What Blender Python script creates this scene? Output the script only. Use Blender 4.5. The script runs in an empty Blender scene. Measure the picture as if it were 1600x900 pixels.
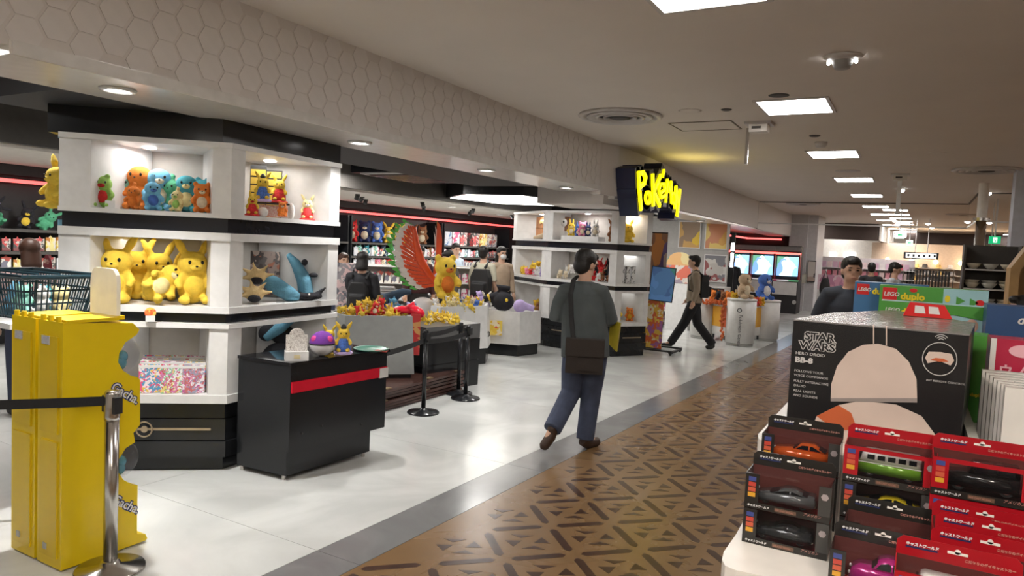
import bpy, bmesh, math, random
from mathutils import Vector, Matrix, Euler
random.seed(7)
S = bpy.context.scene
C = S.collection
PI = math.pi
# ------------------------------------------------------------------ camera
FPX = 1110.0; CAM = Vector((0, 0, 1.65))
def _r0(px, py): return Vector(((px-800)/FPX, -(py-450)/FPX, -1.0))
_y = _r0(1430, 412).normalized(); _p = _r0(430, 365)
_u = _p.cross(_y).normalized()
if _u.y < 0: _u = -_u
_x = _y.cross(_u)
ROT = Matrix((_x, _y, _u))
cd = bpy.data.cameras.new('camera'); cam = bpy.data.objects.new('camera', cd); C.objects.link(cam)
cd.sensor_width = 36; cd.lens = FPX/1600*36; cd.clip_start = .05; cd.clip_end = 200
cam.matrix_world = Matrix.Translation(CAM) @ ROT.to_4x4()
S.camera = cam
def ray(px, py): return ROT @ _r0(px, py)
def AY(px, py, y):          # where a sight line meets the wall plane Y = y
    r = ray(px, py); return CAM + r*(y/r.y)
def AX(px, py, x):
    r = ray(px, py); return CAM + r*(x/r.x)
def AZ(px, py, z=0.0):
    r = ray(px, py); return CAM + r*((z-1.65)/r.z)
# ------------------------------------------------------------------ world, exposure, lights
S.view_settings.view_transform = 'Standard'; S.view_settings.look = 'None'
S.view_settings.gamma = 1; S.view_settings.use_curve_mapping = False
S.view_settings.exposure = 0.25
w = bpy.data.worlds.new('world'); S.world = w; w.use_nodes = True
w.node_tree.nodes['Background'].inputs[0].default_value = (1, .93, .85, 1)
w.node_tree.nodes['Background'].inputs[1].default_value = .5
def lamp(kind, loc, power, size=.3, col=(1, .95, .88), rot=(0, 0, 0), size_y=None, spot=None, blend=.5):
    l = bpy.data.lights.new('light', kind); l.energy = power; l.color = col
    if kind == 'AREA':
        l.size = size
        if size_y: l.shape = 'RECTANGLE'; l.size_y = size_y
    elif kind == 'SPOT': l.spot_size = spot or 1.2; l.spot_blend = blend; l.shadow_soft_size = size
    else: l.shadow_soft_size = size
    o = bpy.data.objects.new('light', l); o.location = loc; o.rotation_euler = rot; C.objects.link(o); return o
ZC = 3.02
# shop ceiling spots (real recessed fittings are built further down at these places)
SHOP_SPOTS = [(-5.0, 1.2, 30), (-6.3, 3.2, 45), (-8.6, 5.0, 70), (-6.2, 5.6, 50), (-5.3, 7.4, 55), (-7.6, 8.4, 70), (-9.2, 9.5, 70),
              (-5.6, 9.2, 35), (-8.6, 12.5, 80), (-9.2, 15.5, 80), (-6.8, 13.5, 60), (-4.6, 13.6, 55), (-4.4, 17.8, 60), (-4.6, 20.8, 50), (-9.4, 3.0, 60)]
for x, y, p in SHOP_SPOTS:
    lamp('AREA', (x, y, 2.66 if x > -8.1 else 2.385), p*.62, .35, (1, .97, .93))
SOFFIT_SPOTS = [(-3.86, 2.35, 80), (-3.86, 4.3, 38), (-3.86, 6.2, 44), (-3.86, 8.1, 30), (-3.86, 11.8, 24), (-3.86, 14.5, 24)]
for x, y, p in SOFFIT_SPOTS:
    lamp('SPOT', (x, y, 2.385), p*3.4, .04, (1, .98, .95), spot=1.9, blend=.8)

lamp('AREA', (.9, -.6, 2.95), 44, .5, (1, .90, .78), rot=(.35, .25, 0))      # unseen warm lamp, added to brighten the product table and car boxes
lamp('AREA', (-.2, .2, 2.95), 14, .4, (1, .92, .82))  # second unseen warm lamp, added above the viewer
# ------------------------------------------------------------------ materials
MC = {}
def nt(m): return m.node_tree.nodes, m.node_tree.links
def mat(name, col=(.8, .8, .8), rough=.5, metal=0, emit=None, es=1.0, alpha=1, trans=0, var=.06, vs=12, bump=0, bs=60, coat=0, ior=1.45):
    if name in MC: return MC[name]
    m = bpy.data.materials.new(name); m.use_nodes = True; N, L = nt(m); b = N['Principled BSDF']
    b.inputs['Roughness'].default_value = rough; b.inputs['Metallic'].default_value = metal
    b.inputs['IOR'].default_value = ior
    if coat: b.inputs['Coat Weight'].default_value = coat
    if trans: b.inputs['Transmission Weight'].default_value = trans
    if alpha < 1: b.inputs['Alpha'].default_value = alpha
    if emit:
        b.inputs['Emission Color'].default_value = (*emit, 1); b.inputs['Emission Strength'].default_value = es
    t = N.new('ShaderNodeTexCoord'); n = N.new('ShaderNodeTexNoise'); n.inputs['Scale'].default_value = vs
    n.inputs['Detail'].default_value = 3
    L.new(t.outputs['Object'], n.inputs['Vector'])
    r = N.new('ShaderNodeValToRGB'); L.new(n.outputs['Fac'], r.inputs[0])
    r.color_ramp.elements[0].position = .3; r.color_ramp.elements[1].position = .7
    r.color_ramp.elements[0].color = (*[c*(1-var) for c in col], 1); r.color_ramp.elements[1].color = (*[min(1, c*(1+var)) for c in col], 1)
    L.new(r.outputs[0], b.inputs['Base Color'])
    if bump:
        n2 = N.new('ShaderNodeTexNoise'); n2.inputs['Scale'].default_value = bs; L.new(t.outputs['Object'], n2.inputs['Vector'])
        bp = N.new('ShaderNodeBump'); bp.inputs['Strength'].default_value = bump; bp.inputs['Distance'].default_value = .01
        L.new(n2.outputs['Fac'], bp.inputs['Height']); L.new(bp.outputs[0], b.inputs['Normal'])
    MC[name] = m; return m
def printed(name, cols, scale=6, rough=.4, emit=0, seed=0, stretch=(1, 1, 1)):
    """flat colour print: cells of a few colours"""
    if name in MC: return MC[name]
    m = bpy.data.materials.new(name); m.use_nodes = True; N, L = nt(m); b = N['Principled BSDF']
    b.inputs['Roughness'].default_value = rough
    t = N.new('ShaderNodeTexCoord'); mp = N.new('ShaderNodeMapping'); mp.inputs['Location'].default_value = (seed*3.7, seed, seed*1.3)
    mp.inputs['Scale'].default_value = stretch
    n = N.new('ShaderNodeTexNoise'); n.inputs['Scale'].default_value = scale*.8; n.inputs['Detail'].default_value = 1
    v = N.new('ShaderNodeTexVoronoi'); v.inputs['Scale'].default_value = scale
    mx = N.new('ShaderNodeMixRGB'); mx.inputs[0].default_value = .25
    L.new(t.outputs['Object'], mp.inputs[0]); L.new(mp.outputs[0], n.inputs['Vector']); L.new(mp.outputs[0], mx.inputs[1]); L.new(n.outputs['Color'], mx.inputs[2])
    L.new(mx.outputs[0], v.inputs['Vector'])
    s = N.new('ShaderNodeSeparateColor'); L.new(v.outputs['Color'], s.inputs[0])
    r = N.new('ShaderNodeValToRGB'); r.color_ramp.interpolation = 'CONSTANT'
    e = r.color_ramp.elements
    while len(e) < len(cols): e.new(.5)
    for i, c in enumerate(cols): e[i].position = i/len(cols); e[i].color = (*c, 1)
    L.new(s.outputs[0], r.inputs[0]); L.new(r.outputs[0], b.inputs['Base Color'])
    if emit:
        L.new(r.outputs[0], b.inputs['Emission Color']); b.inputs['Emission Strength'].default_value = emit
    MC[name] = m; return m
WHITE = mat('white_laminate', (.66, .655, .645), .35)
WHITE2 = mat('cream_paint', (.74, .70, .64), .5)
BLACK = mat('black_laminate', (.012, .013, .015), .22)
BLACKM = mat('black_matte', (.02, .02, .021), .6)
GREYW = mat('grey_panel', (.42, .42, .40), .45)
CHROME = mat('brushed_steel', (.55, .53, .50), .22, 1)
GLASS = mat('clear_glass', (.05, .05, .05), .03, 0, alpha=.10)
PLASTIC = mat('clear_plastic', (.03, .03, .03), .06, alpha=.10)
DARKGREY = mat('dark_grey_paint', (.065, .06, .055), .6)
LITE = mat('lit_panel', (1, 1, 1), .5, emit=(1, .97, .95), es=18)
LITE2 = mat('lit_downlight', (1, 1, 1), .5, emit=(1, .98, .95), es=14)
SKIN = mat('skin', (.62, .38, .27), .5)
HAIR = mat('black_hair', (.012, .010, .009), .45, bump=.4, bs=120)
RED = mat('red_gloss', (.62, .01, .03), .25)

# ------------------------------------------------------------------ mesh helpers
class MB:
    def __init__(s): s.bm = bmesh.new()
    def _add(s, vs, fs):
        v = [s.bm.verts.new(p) for p in vs]
        for f in fs:
            try: s.bm.faces.new([v[i] for i in f])
            except ValueError: pass
        return s
    def box(s, a, b):
        x0, y0, z0 = a; x1, y1, z1 = b
        x0, x1 = min(x0, x1), max(x0, x1); y0, y1 = min(y0, y1), max(y0, y1); z0, z1 = min(z0, z1), max(z0, z1)
        return s._add([(x0,y0,z0),(x1,y0,z0),(x1,y1,z0),(x0,y1,z0),(x0,y0,z1),(x1,y0,z1),(x1,y1,z1),(x0,y1,z1)],
                      [(0,3,2,1),(4,5,6,7),(0,1,5,4),(1,2,6,5),(2,3,7,6),(3,0,4,7)])
    def prism(s, poly, z0, z1, ax='z'):
        """poly extruded along an axis: ax z -> (x,y); ax x -> (y,z); ax y -> (x,z)"""
        ar = sum(poly[i][0]*poly[(i+1) % len(poly)][1]-poly[(i+1) % len(poly)][0]*poly[i][1] for i in range(len(poly)))
        if ar < 0: poly = poly[::-1]
        f = {'z': lambda p, h: (p[0], p[1], h), 'x': lambda p, h: (h, p[0], p[1]), 'y': lambda p, h: (p[0], h, p[1])}[ax]
        if ax == 'y': z0, z1 = z1, z0
        n = len(poly)
        vs = [f(p, z0) for p in poly]+[f(p, z1) for p in poly]
        fs = [tuple(range(n))[::-1], tuple(range(n, 2*n))]+[(i, (i+1) % n, n+(i+1) % n, n+i) for i in range(n)]
        return s._add(vs, fs)
    def wall(s, p, q, z0, z1, t):
        """vertical slab from p to q, thickness t to the left of p->q"""
        p = Vector((p[0], p[1])); q = Vector((q[0], q[1])); n = Vector((-(q-p).y, (q-p).x)).normalized()*t
        return s.prism([tuple(p), tuple(q), tuple(q+n), tuple(p+n)], z0, z1)
    def tube(s, pts, r, n=10, cap=True, sq=(1, 1)):
        pts = [Vector(p) for p in pts]; rs = r if isinstance(r, (list, tuple)) else [r]*len(pts)
        rings = []; prev = None
        for i, p in enumerate(pts):
            d = (pts[min(i+1, len(pts)-1)]-pts[max(i-1, 0)]).normalized()
            if prev is None:
                a = d.orthogonal().normalized() if abs(d.z) < .95 else Vector((1, 0, 0))
                if abs(d.z) >= .95: a = (a-d*a.dot(d)).normalized()
            else: a = (prev-d*prev.dot(d)).normalized()
            prev = a; b = d.cross(a)
            rr = rs[i]; ra, rb = (rr if isinstance(rr, (tuple, list)) else (rr, rr))
            rings.append([s.bm.verts.new(p+a*math.cos(2*PI*k/n)*ra*sq[0]+b*math.sin(2*PI*k/n)*rb*sq[1]) for k in range(n)])
        for A, B in zip(rings, rings[1:]):
            for k in range(n): s.bm.faces.new((A[k], A[(k+1) % n], B[(k+1) % n], B[k]))
        if cap: s.bm.faces.new(rings[0][::-1]); s.bm.faces.new(rings[-1])
        return s
    def cyl(s, c, r, h, n=20, ax='z', r2=None):
        c = Vector(c); d = {'x': Vector((h, 0, 0)), 'y': Vector((0, h, 0)), 'z': Vector((0, 0, h))}[ax]
        return s.tube([c, c+d], [r, r if r2 is None else r2], n)
    def lathe(s, prof, c=(0, 0, 0), n=24):
        rings = []
        for r, z in prof:
            rings.append([s.bm.verts.new((c[0]+r*math.cos(2*PI*k/n), c[1]+r*math.sin(2*PI*k/n), c[2]+z)) for k in range(n)])
        for A, B in zip(rings, rings[1:]):
            for k in range(n): s.bm.faces.new((A[k], A[(k+1) % n], B[(k+1) % n], B[k]))
        s.bm.faces.new(rings[0][::-1]); s.bm.faces.new(rings[-1]); return s
    def ell(s, c, r, rot=None, u=14, v=9):
        g = bmesh.ops.create_uvsphere(s.bm, u_segments=u, v_segments=v, radius=1)
        M = Matrix.Translation(c) @ (Euler(rot).to_matrix().to_4x4() if rot else Matrix()) @ Matrix.Diagonal((*(r if hasattr(r, '__len__') else (r, r, r)), 1))
        bmesh.ops.transform(s.bm, matrix=M, verts=g['verts']); return s
    def sheet(s, rows, thick=0):
        V = [[s.bm.verts.new(p) for p in row] for row in rows]
        for A, B in zip(V, V[1:]):
            for k in range(len(A)-1): s.bm.faces.new((A[k], A[k+1], B[k+1], B[k]))
        return s
    def mesh(s, name, smooth=False, bev=0):
        if bev:
            es = [e for e in s.bm.edges if len(e.link_faces) == 2 and e.calc_face_angle(0) > .6]
            bmesh.ops.bevel(s.bm, geom=es, offset=bev, segments=2, affect='EDGES', profile=.6)
        bmesh.ops.recalc_face_normals(s.bm, faces=s.bm.faces)
        me = bpy.data.meshes.new(name); s.bm.to_mesh(me); s.bm.free()
        if smooth:
            for p in me.polygons: p.use_smooth = True
        return me
    def build(s, name, m, parent=None, smooth=False, bev=0, loc=None, rot=None):
        return obj(name, s.mesh(name, smooth, bev), m, parent, loc, rot)
def obj(name, me, m, parent=None, loc=None, rot=None):
    if m and not me.materials: me.materials.append(m)
    o = bpy.data.objects.new(name, me); C.objects.link(o); o.parent = parent
    if loc: o.location = loc
    if rot: o.rotation_euler = rot
    return o
def slot(o, m):
    """give an object its own material on shared mesh data"""
    if not o.data.materials: o.data.materials.append(m)
    o.material_slots[0].link = 'OBJECT'; o.material_slots[0].material = m; return o
def baked(mb, name, voxel, smooth_it=4):
    """voxel-union of overlapping solids into one continuous skin"""
    me = mb.mesh(name); o = bpy.data.objects.new(name, me); C.objects.link(o)
    r = o.modifiers.new('r', 'REMESH'); r.mode = 'VOXEL'; r.voxel_size = voxel; r.use_smooth_shade = True
    sm = o.modifiers.new('s', 'SMOOTH'); sm.iterations = smooth_it; sm.factor = .5
    dg = bpy.context.evaluated_depsgraph_get(); e = o.evaluated_get(dg)
    out = bpy.data.meshes.new_from_object(e); out.name = name
    bpy.data.objects.remove(o); bpy.data.meshes.remove(me)
    for p in out.polygons: p.use_smooth = True
    return out
def thing(name, label, cat, loc=(0, 0, 0), rz=0, group=None, sc=1):
    o = bpy.data.objects.new(name, None); C.objects.link(o); o.empty_display_size = .1
    o.location = loc; o.rotation_euler = (0, 0, rz) if not hasattr(rz, '__len__') else rz; o.scale = (sc, sc, sc)
    o['label'] = label; o['category'] = cat
    if group: o['group'] = group
    return o
def tag(o, label, cat, group=None):
    o['label'] = label; o['category'] = cat
    if group: o['group'] = group
    return o
def struct(o): o['kind'] = 'structure'; return o
def text(s, size, loc, rot, m, parent=None, name='lettering', ext=.001, off=0, align='LEFT', sx=1, shear=0, sp=1):
    c = bpy.data.curves.new(name, 'FONT'); c.body = s; c.size = size; c.extrude = ext; c.offset = off; c.align_x = align
    c.resolution_u = 3; c.shear = shear; c.space_character = sp; c.space_line = .85
    o = bpy.data.objects.new(name, c); C.objects.link(o)
    dg = bpy.context.evaluated_depsgraph_get(); me = bpy.data.meshes.new_from_object(o.evaluated_get(dg))
    bpy.data.objects.remove(o)
    me.materials.clear(); me.materials.append(m); me.name = name
    o = obj(name, me, m, parent, loc, rot); o.scale = (sx, 1, 1); return o
FRONT = (PI/2, 0, 0)            # reads from -Y
SIDE = (PI/2, 0, PI/2)          # reads from +X
# ================================================================== SETTING
# --- floors
def conc(name, col, rough, sc, lo=.86, hi=1.1):
    m = bpy.data.materials.new(name); m.use_nodes = True; N, L = nt(m); b = N['Principled BSDF']
    g = N.new('ShaderNodeNewGeometry'); n = N.new('ShaderNodeTexNoise'); n.inputs['Scale'].default_value = sc; n.inputs['Detail'].default_value = 6
    n.inputs['Distortion'].default_value = 1.2
    L.new(g.outputs['Position'], n.inputs['Vector']); r = N.new('ShaderNodeValToRGB'); L.new(n.outputs['Fac'], r.inputs[0])
    r.color_ramp.elements[0].position = .35; r.color_ramp.elements[1].position = .65
    r.color_ramp.elements[0].color = (*[c*lo for c in col], 1); r.color_ramp.elements[1].color = (*[c*hi for c in col], 1)
    L.new(r.outputs[0], b.inputs['Base Color'])
    rr = N.new('ShaderNodeMapRange'); rr.inputs[3].default_value = rough*.8; rr.inputs[4].default_value = rough*1.3
    L.new(n.outputs['Fac'], rr.inputs[0]); L.new(rr.outputs[0], b.inputs['Roughness'])
    n2 = N.new('ShaderNodeTexNoise'); n2.inputs['Scale'].default_value = 3.5; L.new(g.outputs['Position'], n2.inputs['Vector'])
    bp = N.new('ShaderNodeBump'); bp.inputs['Strength'].default_value = .06; bp.inputs['Distance'].default_value = .02
    L.new(n2.outputs['Fac'], bp.inputs['Height']); L.new(bp.outputs[0], b.inputs['Normal'])
    return m
FW = conc('pale_floor', (.60, .61, .59), .16, 1.1); FG = conc('grey_floor', (.20, .20, .20), .17, 2.2); FB = conc('oak_floor', (.215, .125, .055), .26, 1.3, .93, 1.06)
FD = mat('walnut_inlay', (.055, .026, .016), .28, var=.25, vs=9)
JOINT = mat('floor_joint', (.25, .25, .24), .6)
# boundaries of the floor zones drift gently to the right with distance
gx = lambda y: -2.42+.034*y if y < 14 else -1.944+.02*(y-14)      # oak / grey band
wx = lambda y: gx(y)-.285-.004*y                                   # grey band / pale floor
fl = MB().box((-14, -3, -.06), (14, 60, -.006)).build('floor', JOINT); struct(fl)
ys = [-3, -1.1, .8, 2.7, 4.6, 6.5, 8.4, 10.3, 12.2, 14, 17, 20, 24, 30, 40, 60]
for a, b in zip(ys, ys[1:]):
    e = .0015
    MB().prism([(wx(a)+e, a+e), (gx(a)-e, a+e), (gx(b)-e, b-e), (wx(b)+e, b-e)], -.006, 0).build('border_slab', FG, fl)
    xs = [None, -4.2, -6.1, -8, -9.9, -13.9]
    for i in range(5):
        x1a, x1b = (wx(a)-e, wx(b)-e) if i == 0 else (xs[i]-e, xs[i]-e)
        x0 = xs[i+1]+e
        MB().prism([(x0, a+e), (x1a, a+e), (x1b, b-e), (x0, b-e)], -.006, 0).build('floor_slab', FW, fl)
MB().prism([(gx(y)+.0015, y) for y in ys]+[(14, 60), (14, -3)], -.006, -.0006).build('oak_board', FB, fl)
# inlaid parquet pieces
bar = MB().prism([(-.024, -.128), (0, -.152), (.024, -.128), (.024, .128), (0, .152), (-.024, .128)], -.0006, .0002).mesh('walnut_bar'); bar.materials.append(FD)
tri = MB().prism([(.036, .006), (.112, .056), (.036, .100)], -.0006, .0002).mesh('walnut_triangle'); tri.materials.append(FD)
tri2 = MB().prism([(.014, -.094), (.056, -.022), (.124, -.034)], -.0006, .0002).mesh('walnut_triangle'); tri2.materials.append(FD)
pieces = []
for i in range(-6, 24):
    for j in range(-12, 60):
        nx, ny = -1.49+.28*i, 3.45+.27*j
        if (i+j) % 2 == 0:
            pieces += [(bar, nx+.14, ny+.135, -PI/4), (bar, nx+.14, ny-.135, PI/4)]
        else:
            pieces += [(tri, nx, ny, 0), (tri, nx, ny, PI), (tri2, nx, ny, 0), (tri2, nx, ny, PI)]
pieces = [p for p in pieces if p[1]-.13 > gx(p[2]) and p[2] > 1.9 and p[1] < (-.15 if p[2] < 6 else 3)]
pieces.sort(key=lambda p: math.hypot(p[1]+.9, p[2]-1.5))
for me, x, y, a in pieces[:300]:
    obj('walnut_bar' if me is bar else 'walnut_triangle', me, FD, fl, (x, y, 0), (0, 0, a))
bm = bmesh.new()
for me, x, y, a in pieces[300:]:
    n0 = len(bm.verts); bm.from_mesh(me); bm.verts.ensure_lookup_table()
    bmesh.ops.transform(bm, matrix=Matrix.Translation((x, y, 0)) @ Matrix.Rotation(a, 4, 'Z'), verts=bm.verts[n0:])
me = bpy.data.meshes.new('walnut_inlay'); bm.to_mesh(me); bm.free()
o = obj('walnut_inlay', me, FD, fl); o['kind'] = 'stuff'
# floor lettering near the entrance
for k, (px, py, s) in enumerate(((1118, 574, '入口'), (1150, 566, '出口'))):
    q = AZ(px, py, 0)
    t = text(s, .22, (q.x-.2, q.y-.1, .001), (0, 0, .5), mat('floor_print', (.12, .12, .12), .4), None, 'floor_lettering', .0004)
    tag(t, ['dark floor lettering in the pale border, nearer pair of characters', 'dark floor lettering in the pale border, farther pair of characters'][k], 'marking')
# --- ceiling
CEIL = mat('ceiling_paint', (.70, .64, .58), .75, var=.02, vs=2)
ce = MB().box((-3.7, -3, ZC), (14, 18.6, ZC+.05)).box((-3.7, 18.6, ZC), (14, 60, ZC+.05)).build('ceiling', CEIL); struct(ce)
dc = MB().box((-14, -3, 2.88), (-3.75, 40, 2.93)).build('ceiling', DARKGREY); struct(dc)          # high dark ceiling inside the shop
CREAM = mat('shop_ceiling', (.55, .52, .47), .7)
lc = MB().box((-14, -3, 2.40), (-8.1, 40, 2.44)).box((-8.1, 16, 2.42), (-3.75, 40, 2.46)).build('ceiling', CREAM); struct(lc)
bk = MB().box((-8.14, -3, 2.44), (-8.0, 16, 2.88)).build('trim_1', DARKGREY); struct(bk)
wl = MB().box((-10.75, -3, 0), (-10.6, 40, 2.4)).build('wall_left', BLACKM); struct(wl)
sb = MB().box((-10.6, -3, 2.26), (-10.42, 40, 2.4)).build('trim_2', BLACKM); struct(sb)
rl = MB().box((-10.44, -3, 2.16), (-10.38, 40, 2.205)).build('neon_strip', mat('red_neon', (1, .1, .1), .4, emit=(1, .13, .12), es=1.6)); tag(rl, 'long red light strip running along the top of the shop back wall', 'light strip')
# right and far walls of the hall
wr = MB().box((9, -3, 0), (9.2, 60, ZC)).build('wall_right', WHITE2); struct(wr)
wf = MB().box((-6, 44, 0), (14, 44.2, ZC)).build('wall_back', WHITE2); struct(wf)
wb = MB().box((-14, -3.2, 0), (14, -3, ZC)).build('wall_front', WHITE2); struct(wb)
# --- fascia with raised hexagon panels
FAS = mat('fascia_paint', (.62, .58, .55), .6, var=.02)
HEXM = mat('hexagon_panel', (.66, .625, .60), .55, var=.02)
fa = MB().box((-3.75, -3, 2.44), (-3.612, 8.62, ZC)).build('wall_fascia', FAS); struct(fa)
R = .088; hexm = MB().prism([(R*.93*math.cos(PI/3*k), R*.93*math.sin(PI/3*k)) for k in range(6)], 0, .005, 'x').mesh('hexagon_panel'); hexm.materials.append(HEXM)
nh = 0; half = MB()
hs = []
for i in range(0, 84):
    for j in range(-1, 6):
        y = -1.6+i*R*1.5*1.06; z = 2.51+j*R*1.732*.98+(R*.87 if i % 2 else 0)
        if y < 8.5 and z < ZC-.01 and z-R*.87 > 2.415: hs.append((y, z))
hs = sorted(h for h in hs if h[0] > 1.0)
bmh = MB()
for y, z in hs[300:]: bmh.prism([(y+R*.93*math.cos(PI/3*k), z+R*.93*math.sin(PI/3*k)) for k in range(6)], -3.612, -3.607, 'x')
bmh.build('hexagon_panels', HEXM, fa)['kind'] = 'stuff'
for y, z in hs[:300]: obj('hexagon_panel', hexm, HEXM, fa, (-3.612, y, z))
SOF = mat('soffit_metal', (.74, .71, .66), .2, .15, var=.03)
so = MB().prism([(-3.60, 2.40), (-3.60, 2.465), (-3.75, 2.5), (-4.22, 2.5), (-4.22, 2.40)], 1.69, 8.62, 'y').build('trim_3', SOF); struct(so)
MB().box((-3.605, 1.70, 2.402), (-3.592, 8.62, 2.462)).build('edge_strip', mat('soffit_edge', (.62, .60, .57), .4), so)
so2 = MB().box((-4.15, 8.9, 2.32), (-3.53, 24, 2.36)).build('trim_4', SOF); struct(so2)
# pentagonal projecting end and plain far fascia
fb = MB().prism([(-3.75, 8.62), (-3.612, 8.62), (-3.50, 8.92), (-3.50, 18.55), (-3.75, 18.55)], 2.36, ZC).build('wall_fascia', FAS); struct(fb)
fc = MB().box((-3.75, 18.57, 2.34), (-3.50, 24, ZC)).build('wall_fascia', FAS); struct(fc)
struct(MB().box((-4.6, 8.75, 2.24), (-3.62, 9.9, 2.6)).build('trim_5', FAS))
# pillar wall at the far end of the shop
pw = MB().box((-3.53, 24, 0), (-3.0, 24.6, ZC)).box((-3.0, 24.15, 0), (-2.72, 26, ZC)).build('wall_pillar', mat('pillar_paint', (.50, .49, .49), .5)); struct(pw)
struct(MB().box((-9, 25, 0), (-3.53, 25.2, 2.9)).build('wall_arcade', BLACKM))
pos = MB().box((-6.2, 16, 0), (-3.62, 16.15, 2.42)).build('wall_poster', mat('poster_wall', (.40, .39, .37), .5)); struct(pos)
# black ceiling bodies above the shop front
bh = MB().prism([(-4.95, 2.55), (-4.1, 3.22), (-4.2, 4.45), (-5.3, 4.45), (-5.6, 3.3)], 2.24, 2.42).build('trim_6', BLACK); struct(bh)
bh2 = MB().box((-5.3, 2.3, 2.42), (-4.25, 8.2, 2.87)).build('trim_7', BLACKM); struct(bh2)
# luminous ceiling box
lt = thing('ceiling_light_box', 'large black faceted ceiling box with glowing white underside over the shop floor', 'light', (0, 0, 0))
hexa = [(-8.0, 11.4), (-7.0, 10.5), (-5.9, 10.7), (-5.6, 12.1), (-6.5, 13.4), (-7.7, 13.0)]
MB().prism(hexa, 2.50, 2.87).build('housing', BLACK, lt)
cx = sum(p[0] for p in hexa)/6; cy = sum(p[1] for p in hexa)/6
MB().prism([(cx+(x-cx)*.93, cy+(y-cy)*.93) for x, y in hexa], 2.492, 2.499).build('diffuser', mat('box_glow', (1, 1, 1), .5, emit=(1, .97, .9), es=3.5), lt)
gr = thing('ceiling_grille', 'black ceiling grille box with slatted opening above the shop', 'vent', (0, 0, 0))
q = AZ(600, 283, 2.5)
MB().box((-6.7, 7.3, 2.52), (-5.4, 8.7, 2.87)).build('housing', BLACK, gr)
MB().box((-6.62, 7.4, 2.51), (-5.5, 8.6, 2.519)).build('frame', WHITE, gr)
MB().box((-6.56, 7.46, 2.505), (-5.56, 8.54, 2.509)).build('recess', BLACK, gr)
for k in range(9): MB().box((-6.56, 7.52+k*.12, 2.494), (-5.56, 7.55+k*.12, 2.504)).build('slat', CHROME, gr)
# --- ceiling panels
FR = mat('panel_frame', (.55, .52, .5), .4)
fm = MB().box((-.31, -.35, -.006), (.31, -.32, .006)).box((-.31, .32, -.006), (.31, .35, .006)).box((-.31, -.32, -.006), (-.28, .32, .006)).box((.28, -.32, -.006), (.31, .32, .006)).mesh('frame')
dm = MB().box((-.28, -.32, -.003), (.28, .32, .004)).mesh('diffuser')
proto = None
def panel(x, y, label, group, z=ZC-.006):
    t = thing('ceiling_light_panel', label, 'ceiling light', (x, y, z), 0, group)
    obj('frame', fm, FR, t); obj('diffuser', dm, LITE, t)
near = ['nearest square ceiling light, cut by the top edge of the photo', 'second square ceiling light panel, beside the round speaker grille', 'third square ceiling light panel in the main row', 'fourth square ceiling light panel in the main row', 'fifth square ceiling light panel in the main row', 'sixth square ceiling light panel in the main row']
for k in range(-2, 17):
    y = 6.9+(k-1)*3.22
    lab = near[k] if 0 <= k < 6 else ('square ceiling light panel behind the viewer' if k < 0 else 'square ceiling light panel in the far end of the main row')
    panel(-1.09+.007*y, y, lab, 'ceiling lights of the main row' if k >= 6 or k < 0 else None)
for k in range(12): panel(-.55+.03*k, 21+1.9*k, 'square ceiling light panel in the far second row', 'ceiling lights of the second row')
for k in range(8): panel(3.35, 13+3.2*k, 'square ceiling light panel in the right hand row', 'ceiling lights of the right row')
for k in range(5): panel(6.8, 1+3.2*k, 'square ceiling light panel over the right hand shops', 'ceiling lights outside right')
for k in range(6): panel(-3.9+.25*k, 27+1.6*k, 'square ceiling light panel over the pink stall beyond the shop', 'ceiling lights beyond the shop')
# --- round vents, hatch, detectors
def vent(x, y, r, label):
    t = thing('air_diffuser', label, 'vent', (x, y, ZC), 0)
    MB().lathe([(r, 0), (r*1.02, -.012), (r*.96, -.03), (r*.86, -.022), (r*.84, -.002)], n=40).build('rim', FR, t, True)
    for k, q in enumerate((.70, .52, .36)): MB().lathe([(r*q*1.1, -.002), (r*q*1.16, -.026), (r*q*1.04, -.034), (r*q, -.012)], n=36).build('ring', FR, t, True)
    MB().lathe([(r*.24, -.004), (r*.24, -.03), (r*.18, -.036), (0.001, -.036)], n=24).build('hub', DARKGREY, t, True)
vent(-2.73, 6.92, .42, 'large round ringed air vent on the ceiling near the hexagon fascia')
vent(.78, 12.05, .42, 'large round ringed air vent on the ceiling at the right')
q = AZ(1255, 318, ZC); vent(q.x, q.y, .4, 'flat round air vent near the plain far fascia')
q = AZ(1505, 335, ZC); vent(q.x, q.y, .4, 'flat round air vent seen edge-on past the glass smoke screen')
h = thing('ceiling_hatch', 'rectangular access hatch outline in the ceiling beside the round vent', 'hatch', (-2.06, 7.7, ZC))
m = mat('hatch_gap', (.2, .17, .12), .6)
MB().box((-.33, -.26, -.008), (.33, -.245, 0)).box((-.33, .245, -.008), (.33, .26, 0)).box((-.33, -.245, -.008), (-.315, .245, 0)).box((.315, -.245, -.008), (.33, .245, 0)).build('frame', m, h)
MB().box((-.315, -.245, -.004), (.315, .245, .0)).build('door', CEIL, h)
def disc(px, py, r, hgt, label, cat='detector', m=FR, name='smoke_detector'):
    q = AZ(px, py, ZC); t = thing(name, label, cat, (q.x, q.y, ZC))
    MB().lathe([(r, 0), (r, -hgt*.4), (r*.7, -hgt), (.001, -hgt)], n=24).build('cover', m, t, True); return t
disc(1317, 88, .12, .02, 'round recessed spotlight in the bare ceiling at right, aimed sideways', 'spotlight', FR, 'spotlight')
t = disc(1317, 91, .07, .07, 'grey gimbal ball of the recessed ceiling spotlight', 'spotlight', mat('gimbal', (.3, .29, .28), .5), 'spotlight')
for s in (-1, 1): MB().ell((s*.085, -.02, -.03), (.012, .012, .016)).build('glint_lamp', LITE2, t)
disc(1217, 149, .085, .006, 'dark round speaker grille above the second light panel', 'speaker', DARKGREY, 'ceiling_speaker')
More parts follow.
